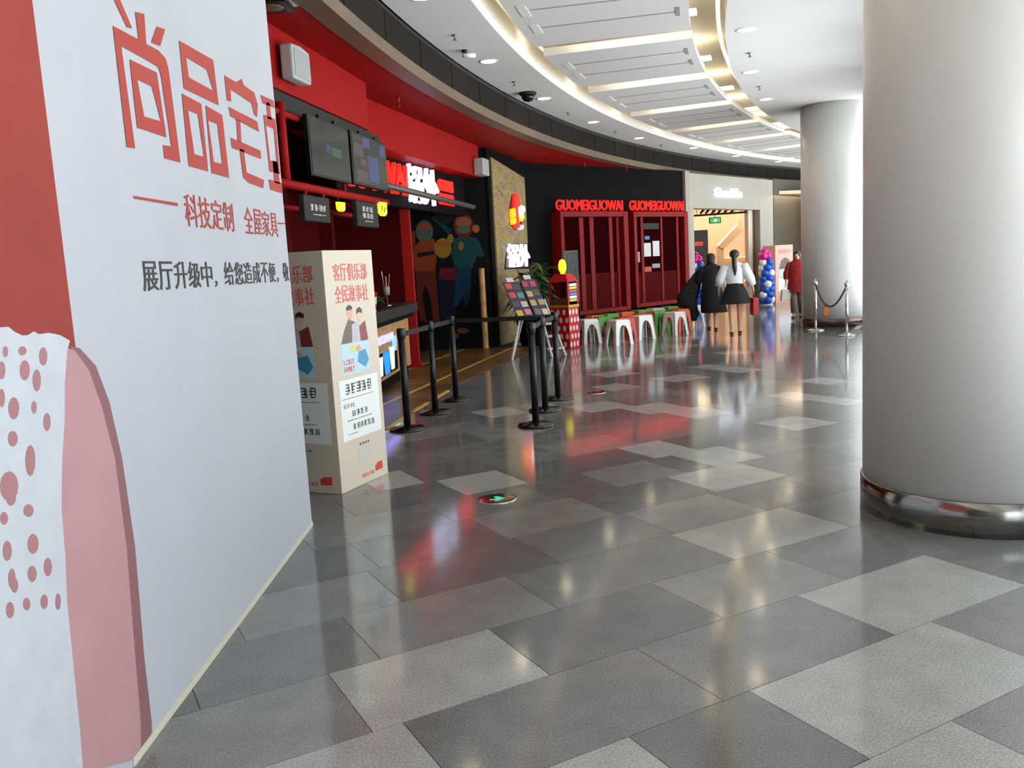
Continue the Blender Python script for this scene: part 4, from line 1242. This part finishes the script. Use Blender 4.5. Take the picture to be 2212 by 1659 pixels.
MB().wbox(GWf, .03, .47, 0.79, 1.20, -.39, -.38).build('back_panel', mat('chamber_back', (70, 66, 60), 0.5), cb)
MB().wbox(GWf, .05, .45, 0.79, 0.90, -.36, -.05).build('filling', mat('popcorn', (200, 160, 96), 0.7, noise=0.3, nscale=40, bump=0.6), cb)
MB().prism([GWf.p(-.02, 1.20, .02), GWf.p(.52, 1.20, .02), GWf.p(.52, 1.20, -.42), GWf.p(-.02, 1.20, -.42)], [GWf.p(.10, 1.34, -.08), GWf.p(.40, 1.34, -.08), GWf.p(.40, 1.34, -.32), GWf.p(.10, 1.34, -.32)]).build('roof', M_cab, cb, bevel=0.01)
MB().lathe([(0.05, 1.34), (0.05, 1.36), (0.085, 1.42), (0.09, 1.50), (0.06, 1.58), (0.0001, 1.61)], (GX, GY, 0), 18).build('yellow_lamp', glow('yellow_globe', (240, 226, 40), 1.2), cb, True)
rnd = random.Random(9)
for wl, L in ((GWf, .5), (GWr, .4), (GWl, .4)):
    for zi in range(5):
        for xi in range(3):
            cx, cz = L * (xi + .5 + (.3 if zi % 2 else -.1)) / 3.2, 0.08 + zi * 0.145
            if .05 < cx < L - .05:
                MB().wpoly(wl, [(cx + .04 * math.cos(k * math.pi / 5), cz + .05 * math.sin(k * math.pi / 5)) for k in range(10)], 0.0005, 0.003).build('white_spot', M_wht, cb)
for k, c in enumerate(((230, 230, 226), (220, 190, 60), (200, 80, 60), (90, 130, 190), (230, 230, 226), (214, 180, 60))):
    MB().wbox(GWr, .06, .34, 1.12 - k * .055, 1.165 - k * .055, -.004, .003).build('side_sticker', mat('sticker_%d' % k, c, 0.5), cb)

cb.scale = (0.82, 0.82, 1.0)
# ------------------------------------------------------------------ menu easel
ez = thing('menu_easel', (0.45, 14.35, 0), 'white-legged easel holding two colourful tilted menu boards', 'easel')
M_wleg = mat('white_leg', (200, 198, 194), 0.5)
EW = Wall((0.10, 14.15), (0.75, 14.32))
def eleg(a, b, m=M_wleg, r=0.022):
    return MB().tube([a, b], r, 6).build('leg', m, ez)
eleg(EW.p(0.14, .72, -.12), EW.p(-.12, 0.0, .15))
eleg(EW.p(0.22, .72, -.20), EW.p(0.06, 0.0, -.45))
eleg(EW.p(0.58, .95, -.18), EW.p(0.80, 0.0, .18))
eleg(EW.p(0.48, .85, -.15), EW.p(0.56, 0.0, .18))
for k in range(3):
    f0, f1 = .48 + .01 * (3 - k), .58 + .075 * (3 - k)
    z = .12 + k * .21
    MB().wbox(EW, f0, f1, z, z + .03, .0, .14).build('rung', M_wleg, ez)
MB().wbox(EW, 0.02, .66, .66, .69, -.18, .06).build('ledge', M_blackm, ez)
def eboard(s0, s1, z0, z1, cols, seed):
    rnd = random.Random(seed)
    def tp(s, z, d):
        f = (z - .69)
        return EW.p(s - f * .30, z, d - f * .35)
    def tbox(a, b, c, d, d0, d1):
        return MB().hexa([tp(a, c, d1), tp(b, c, d1), tp(b, c, d0), tp(a, c, d0), tp(a, d, d1), tp(b, d, d1), tp(b, d, d0), tp(a, d, d0)])
    o = tbox(s0, s1, z0, z1, 0.0, 0.02).build('menu_board', mat('menu_indigo', (52, 46, 66), 0.4), ez)
    for k, c in enumerate(cols):
        r, q = divmod(k, 2)
        w = (s1 - s0) / 2
        h = (z1 - z0) / 4
        a = s0 + q * w + w * rnd.uniform(.05, .2)
        zz = z1 - (r + 1) * h + h * rnd.uniform(.1, .25)
        tbox(a, a + w * .75, zz, zz + h * .62, 0.02, 0.024).build('menu_picture', mat('menu_%d_%d_%d' % c, c, 0.5), o)
    tbox(s0 + .08, s0 + .2, z1, z1 + .07, -.005, .03).build('clip', M_wht, o)
eboard(0.05, .33, .69, 1.27, [(206, 80, 80), (70, 70, 80), (216, 70, 84), (90, 150, 140), (80, 80, 100), (200, 190, 186), (214, 170, 60), (216, 120, 140)], 2)
eboard(0.36, .62, .69, 1.30, [(170, 70, 80), (200, 60, 96), (196, 170, 120), (90, 86, 84), (190, 166, 110), (180, 160, 120), (110, 106, 110), (226, 190, 160)], 3)

# ------------------------------------------------------------------ palm in a planter and the grey totem
p = Vector((0.44, 16.55, 0))
pl = thing('potted_palm', p, 'bushy dark green palm in a black planter in front of the graffiti panel', 'potted plant')
MB().lathe([(0.22, 0.0), (0.30, 0.5), (0.32, 0.52), (0.27, 0.52)], p, 20).build('planter', M_black, pl, True)
rnd = random.Random(12)
for i in range(13):
    a = rnd.uniform(0, 6.28)
    top = p + Vector((math.cos(a) * rnd.uniform(.05, .3), math.sin(a) * rnd.uniform(.05, .3), rnd.uniform(1.0, 1.55)))
    MB().tube([p + Vector((math.cos(a) * .08, math.sin(a) * .08, .5)), top], [.02, .012], 6).build('stem', mat('stem_green', (70, 84, 40), 0.6), pl)
    for j in range(16):
        b = rnd.uniform(0, 6.28)
        bb = MB()
        f = rnd.uniform(.3, 1.0)
        base = (p + Vector((math.cos(a) * .08, math.sin(a) * .08, .5))).lerp(top, f)
        lr = Vector((base.x + math.cos(b) * .75, base.y + math.sin(b) * .75)) - YW.P0
        if lr.dot(YW.n) < 0.04:
            b = math.pi - b
        leaf(bb, base, (math.cos(b), math.sin(b), rnd.uniform(-.1, .9)), rnd.uniform(.35, .7), rnd.uniform(.035, .06), rnd.uniform(.3, .8), rnd)
        bb.build('leaf', M_leafd if rnd.random() < .6 else M_leaf, pl)
TW_ = Wall((1.21, 17.75), (1.52, 17.87))
o = thing('grey_totem', (1.36, 17.85, 0), 'slim grey upright sign pillar between the spotted cabinet and red case', 'sign pillar')
MB().wbox(TW_, 0, .32, 0.02, 1.78, -.10, 0).build('body', mat('totem_brown', (96, 78, 62), 0.5), o, bevel=0.006)
MB().wbox(TW_, .05, .31, 0.75, 1.75, 0, .008).build('face', mat('totem_grey', (70, 70, 67), 0.4, spec=0.2, noise=0.3, nscale=5), o)
MB().wbox(TW_, .05, .31, 0.06, 0.74, 0, .006).build('lower_face', M_black, o)
MB().wbox(TW_, -.06, .38, 0.0, 0.02, -.22, .12).build('foot', M_blackm, o)

# ------------------------------------------------------------------ balloons
M_bb, M_bwht, M_bmag = mat('balloon_blue', (20, 84, 196), 0.25), mat('balloon_white', (232, 232, 230), 0.25), mat('balloon_magenta', (206, 20, 130), 0.25)
def balloon_column(x, y, label, n, tops):
    o = thing('balloon_column', (x, y, 0), label, 'balloon column', 'balloon columns')
    MB().lathe([(0.18, 0), (0.18, 0.02), (0.02, 0.03), (0.015, 1.45), (0.0001, 1.45)], (x, y, 0), 14).build('stand', M_white, o)
    for k in range(n):
        z = 0.14 + k * 0.155
        for j in range(4):
            a = j * math.pi / 2 + k * 0.52
            m = M_bwht if j == 0 else (M_bb if j != 2 else M_bwht if k % 2 else M_bb)
            MB().ball((x + .125 * math.cos(a), y + .125 * math.sin(a), z), .115, .115, .12).build('balloon', m, o, True)
    for k in range(3):
        a = k * 2.1
        MB().ball((x + .1 * math.cos(a) - .05, y + .1 * math.sin(a), 0.14 + n * .155 + .02), .12, .12, .13).build('balloon', tops, o, True)
    MB().ball((x - .05, y, 0.14 + n * .155 + .15), .11).build('balloon', tops, o, True)
balloon_column(7.55, 25.0, 'blue and white balloon column with magenta top, right of the boutique door', 8, M_bmag)
q = I1.p(I1.at(1508, 560)[0], 0, -.1)
balloon_column(q.x, q.y, 'balloon column with magenta top inside the left of the boutique entrance', 8, M_bmag)

# ------------------------------------------------------------------ people
M_skin = mat('skin', (206, 160, 134), 0.5)
M_hair = mat('dark_brown_hair', (38, 24, 20), 0.45)
M_cblack = mat('black_cloth', (14, 14, 17), 0.85)
M_cwhite = mat('white_blouse', (222, 224, 228), 0.75)
def skin_mesh(name, verts, edges, radii, m):
    me = bpy.data.meshes.new(name)
    me.from_pydata(verts, edges, [])
    o = bpy.data.objects.new(name, me)
    COL.objects.link(o)
    md = o.modifiers.new('s', 'SKIN')
    md.use_smooth_shade = True
    for i, r in enumerate(radii):
        sv = me.skin_vertices[0].data[i]
        sv.radius = (r, r) if not isinstance(r, tuple) else r
        sv.use_root = (i == 0)
    sd = o.modifiers.new('d', 'SUBSURF')
    sd.levels = 2
    sd.render_levels = 2
    dg = bpy.context.evaluated_depsgraph_get()
    out = bpy.data.meshes.new_from_object(o.evaluated_get(dg))
    bpy.data.objects.remove(o)
    out.name = name
    out.materials.clear()
    out.materials.append(m)
    for p_ in out.polygons:
        p_.use_smooth = True
    return out

def person(loc, rz, label, H, armL, armR, stride, headtilt=0.0):
    """local axes: x right, y forward, z up; armL/armR = (elbow, hand) points at height 1.6"""
    k = H / 1.6
    o = thing('person', loc, label, 'person', 'people walking along the corridor')
    V, E, R = [], [], []
    def v(p_, r, par=None):
        V.append(Vector(p_) * k)
        R.append(r * k if not isinstance(r, tuple) else (r[0] * k, r[1] * k))
        if par is not None:
            E.append((par, len(V) - 1))
        return len(V) - 1
    pel = v((0, 0, .86), (.145, .105))
    wai = v((0, 0, 1.02), (.115, .085), pel)
    ch = v((0, 0.0, 1.2), (.14, .095), wai)
    up = v((0, -.005, 1.31), (.10, .075), ch)
    nk = v((0, .0, 1.38), .046, up)
    hb = v((0, .02, 1.45), (.066, .075), nk)
    hm = v((0, .03, 1.52), (.074, .088), hb)
    v((0, .025, 1.575), (.05, .06), hm)
    v((0, .118, 1.49), .012, hm)            # nose
    for sx in (-1, 1):
        el, ha = armL if sx < 0 else armR
        sh = v((sx * .15, 0, 1.29), .055, up)
        e_ = v(el, .038, sh)
        w_ = v(Vector(el).lerp(Vector(ha), .85), .026, e_)
        d = (Vector(ha) - Vector(el)).normalized()
        pm = v(Vector(ha) + d * .03, (.034, .02), w_)
        side = d.cross(Vector((0, 1, 0)))
        side = side.normalized() if side.length > .1 else Vector((1, 0, 0))
        fw = side.cross(d).normalized()
        for fi, off in enumerate((-.026, -.009, .009, .025)):
            l = (.05, .062, .058, .045)[fi]
            f1 = v(Vector(ha) + d * .075 + fw * off, .0088, pm)
            f2 = v(Vector(ha) + d * (.075 + l * .6) + fw * off * 1.1 + side * .008 * -sx, .008, f1)
            v(Vector(ha) + d * (.075 + l) + fw * off * 1.1 + side * .022 * -sx, .0065, f2)
        t1 = v(Vector(ha) + d * .03 + fw * .04, .0095, pm)
        v(Vector(ha) + d * .065 + fw * .052, .008, t1)
        hp_ = v((sx * .085, 0, .80), (.09, .09), pel)
        fy = stride * sx
        kn = v((sx * .08, fy * .45 + .02, .46), .055, hp_)
        cf = v((sx * .075, fy * .7 - .01, .32), .05, kn)
        an = v((sx * .07, fy - .02, .09), .034, cf)
        hl = v((sx * .07, fy - .03, .045), .032, an)
        ml = v((sx * .075, fy + .08, .03), .028, hl)
        v((sx * .075, fy + .15, .025), .02, ml)
    me = skin_mesh('body', V, E, R, M_skin)
    body = obj('body', me, None)
    body.parent = o
    for sx in (-1, 1):
        e = MB().ball((sx * .03 * k, .113 * k, 1.515 * k), .011 * k, .007 * k, .008 * k, 8, 6).build('eye', M_wht, None, True)
        e.parent = o
        e2 = MB().ball((sx * .076 * k, .02 * k, 1.50 * k), .012 * k, .02 * k, .03 * k, 8, 6).build('ear', M_skin, None, True)
        e2.parent = o
        f = stride * sx
        s = MB()
        s.ball((sx * .074 * k, (f + .06) * k, .028 * k), .042 * k, .13 * k, .028 * k, 14, 8)
        sh = s.build('shoe', M_cblack, None, True)
        sh.parent = o
    mo = MB().ball((0, .115 * k, 1.458 * k), .022 * k, .008 * k, .007 * k, 8, 6).build('mouth', mat('lips', (170, 84, 80), 0.5), None, True)
    mo.parent = o
    o.rotation_euler = (0, 0, rz)
    return o, k

def garment(o, k, name, rings, m, n=24, fold=0.0):
    """rings: (cx, cy, z, rx, ry) from top to bottom"""
    b = MB()
    vs = []
    for i, (cx, cy, z, rx, ry) in enumerate(rings):
        for j in range(n):
            a = 2 * math.pi * j / n
            f = 1 + fold * math.sin(a * 6 + i) * (i / len(rings))
            vs.append(((cx + rx * f * math.cos(a)) * k, (cy + ry * f * math.sin(a)) * k, z * k))
    fs = [(i * n + j, i * n + (j + 1) % n, (i + 1) * n + (j + 1) % n, (i + 1) * n + j) for i in range(len(rings) - 1) for j in range(n)]
    fs.append(tuple(range(n)))
    b.add(vs, fs)
    g = b.build(name, m, None, True)
    g.parent = o
    return g

def sleeve(o, k, a, b, c, r0, r1, m):
    A_, B_, C_ = Vector(a) * k, Vector(b) * k, Vector(c) * k
    g = MB().tube([A_, A_.lerp(B_, .5), B_, B_.lerp(C_, .6)], [r0 * k, (r0 * .95) * k, (r0 * .9) * k, r1 * k], 14).build('sleeve', m, None, True)
    g.parent = o

def hair(o, k, tail, m=M_hair):
    b = MB()
    b.ball((0, .012 * k, 1.525 * k), .092 * k, .098 * k, .088 * k, 18, 12)
    h = b.build('hair', m, None, True)
    h.parent = o
    if tail:
        t_ = MB().tube([Vector((0, -.08, 1.53)) * k, Vector((0, -.14, 1.49)) * k, Vector((0.0, -.15, 1.36)) * k, Vector((0.01, -.135, 1.22)) * k, Vector((0.01, -.125, 1.12)) * k], [.03 * k, .045 * k, .045 * k, .035 * k, .01 * k], 12).build('ponytail', m, None, True)
        t_.parent = o
        q_ = MB().tube([Vector((0, -.10, 1.52)) * k, Vector((0, -.115, 1.505)) * k], .038 * k, 12).build('hair_tie', M_cblack, None, True)
        q_.parent = o
    else:
        t_ = MB().ball((0, -.03 * k, 1.45 * k), .085 * k, .075 * k, .11 * k, 14, 8).build('hair_back', m, None, True)
        t_.parent = o

HD = math.radians(-16)
# woman in white blouse and black skirt
elL, haL = (-.27, -.02, 1.06), (-.30, .06, .86)
elR, haR = (.28, -.03, 1.06), (.33, .05, .86)
o, k = person((4.36, 16.45, 0), HD, 'woman with a long ponytail, white blouse and flared black skirt, walking away', 1.60, (elL, haL), (elR, haR), .11)
garment(o, k, 'blouse', [(0, 0, 1.385, .055, .055), (0, -.005, 1.365, .10, .075), (0, 0, 1.32, .185, .105), (0, 0, 1.22, .195, .13), (0, 0, 1.10, .175, .125), (0, 0, 1.00, .165, .12), (0, 0, .965, .16, .115)], M_cwhite)
sleeve(o, k, (-.15, 0, 1.31), elL, haL, .098, .08, M_cwhite)
sleeve(o, k, (.15, 0, 1.31), elR, haR, .098, .08, M_cwhite)
garment(o, k, 'skirt', [(0, 0, 1.0, .135, .11), (0, 0, .93, .16, .13), (0, 0, .82, .215, .17), (0, 0, .70, .265, .21), (0, 0, .585, .30, .24)], M_cblack, 36, .05)
hair(o, k, True)
wr = Matrix.Rotation(HD, 4, 'Z')
hw = Vector((4.36, 16.45, 0)) + wr @ (Vector(haR) * k) + Vector((.02, 0, -.06))
bag = thing('red_bag', hw - Vector((0, 0, .45)), 'red shopping bag in the hand of the woman in white', 'bag')
MB().hexa([hw + Vector((a, b_, z)) for z in (-.45, -.12) for a, b_ in ((-.05, -.12), (.05, -.12), (.05, .12), (-.05, .12))]).build('body', mat('bag_red', (176, 24, 30), 0.5), bag, bevel=0.006)
MB().tube([hw + Vector((0, -.07, -.12)), hw + Vector((0, -.03, .0)), hw + Vector((0, .03, .0)), hw + Vector((0, .07, -.12))], 0.006, 6).build('handle', M_cblack, bag)
# woman in black
elL, haL = (-.26, .0, 1.06), (-.34, .08, .88)
elR, haR = (.26, -.02, 1.06), (.27, .05, .84)
o, k = person((4.22, 17.75, 0), HD, 'woman in a long black dress with short dark hair, walking away', 1.56, (elL, haL), (elR, haR), -.13)
garment(o, k, 'dress', [(0, 0, 1.40, .055, .055), (0, -.005, 1.37, .11, .08), (0, 0, 1.32, .20, .115), (0, 0, 1.2, .205, .14), (0, 0, 1.04, .19, .13), (0.0, 0, .86, .22, .17), (.02, 0, .62, .25, .2), (.04, 0, .42, .27, .21), (.05, 0, .36, .27, .21)], M_cblack, 30, .04)
sleeve(o, k, (-.15, 0, 1.31), elL, haL, .09, .06, M_cblack)
sleeve(o, k, (.15, 0, 1.31), elR, elR, .09, .08, M_cblack)
hair(o, k, False)
lw = Vector((4.22, 17.75, 0)) + wr @ (Vector((-.33, .05, .95)) * k)
coat = thing('black_coat', lw + Vector((-.15, 0, -.75)), 'black coat draped over the arm of the woman in black', 'coat')
b = MB()
ring = []
nn = 20
for i, (dx, z, rx, ry) in enumerate([(.10, .34, .03, .03), (.05, .26, .07, .06), (-.02, .12, .13, .08), (-.10, -.05, .19, .10), (-.17, -.22, .22, .11), (-.16, -.36, .20, .10), (-.10, -.48, .14, .08), (-.04, -.60, .10, .06), (-.06, -.74, .05, .04)]):
    for j in range(nn):
        a = 2 * math.pi * j / nn
        f = 1 + .12 * math.sin(3 * a + i)
        ring.append((lw.x + dx + rx * f * math.cos(a), lw.y + ry * f * math.sin(a), lw.z + z))
b.add(ring, [(i * nn + j, i * nn + (j + 1) % nn, (i + 1) * nn + (j + 1) % nn, (i + 1) * nn + j) for i in range(8) for j in range(nn)] + [tuple(range(nn)), tuple(8 * nn + j for j in range(nn))])
b.build('cloth', M_cblack, coat, True)
MB().lathe([(0.012, 0), (0.018, .004), (0.012, .01)], lw + Vector((-.12, -.12, -.1)), 10).build('buckle', M_chrome, coat)
# third person in red half behind the far column
elL, haL = (-.25, .02, 1.06), (-.22, .14, .9)
elR, haR = (.25, .02, 1.06), (.24, .12, .86)
o, k = person((6.62, 19.6, 0), math.radians(150), 'person in a red patterned top with dark hair, half hidden behind the far column', 1.52, (elL, haL), (elR, haR), .1)
M_cred = mat('red_patterned_cloth', (150, 34, 34), 0.8, noise=0.4, nscale=18)
garment(o, k, 'tunic', [(0, 0, 1.40, .055, .055), (0, 0, 1.37, .11, .08), (0, 0, 1.32, .20, .115), (0, 0, 1.2, .21, .14), (0, 0, 1.0, .20, .14), (0, 0, .8, .23, .18), (0, 0, .62, .24, .19)], M_cred, 28, .03)
sleeve(o, k, (-.15, 0, 1.31), elL, haL, .085, .06, M_cred)
sleeve(o, k, (.15, 0, 1.31), elR, haR, .085, .06, M_cred)
for sx in (-1, 1):
    g = MB().tube([Vector((sx * .085, 0, .72)) * k, Vector((sx * .08, .1 * sx * .45 + .02, .46)) * k, Vector((sx * .072, .1 * sx - .01, .12)) * k], [.1 * k, .08 * k, .065 * k], 14).build('trouser_leg', mat('khaki_cloth', (110, 96, 76), 0.8), None, True)
    g.parent = o
hair(o, k, False)
hw = Vector((6.62, 19.6, 0)) + Matrix.Rotation(math.radians(150), 4, 'Z') @ (Vector(haR) * k) + Vector((0, 0, -.06))
bag = thing('white_bag', hw - Vector((0, 0, .36)), 'white carrier bag held by the person in red', 'bag')
MB().hexa([hw + Vector((a, b_, z)) for z, w_ in ((-.36, .13), (-.1, .10)) for a, b_ in ((-w_, -.05), (w_, -.05), (w_, .05), (-w_, .05))]).build('body', mat('bag_white', (214, 206, 194), 0.6), bag, bevel=0.01)
MB().tube([hw + Vector((-.06, 0, -.1)), hw + Vector((-.02, 0, .01)), hw + Vector((.02, 0, .01)), hw + Vector((.06, 0, -.1))], 0.006, 6).build('handle', M_wht, bag)
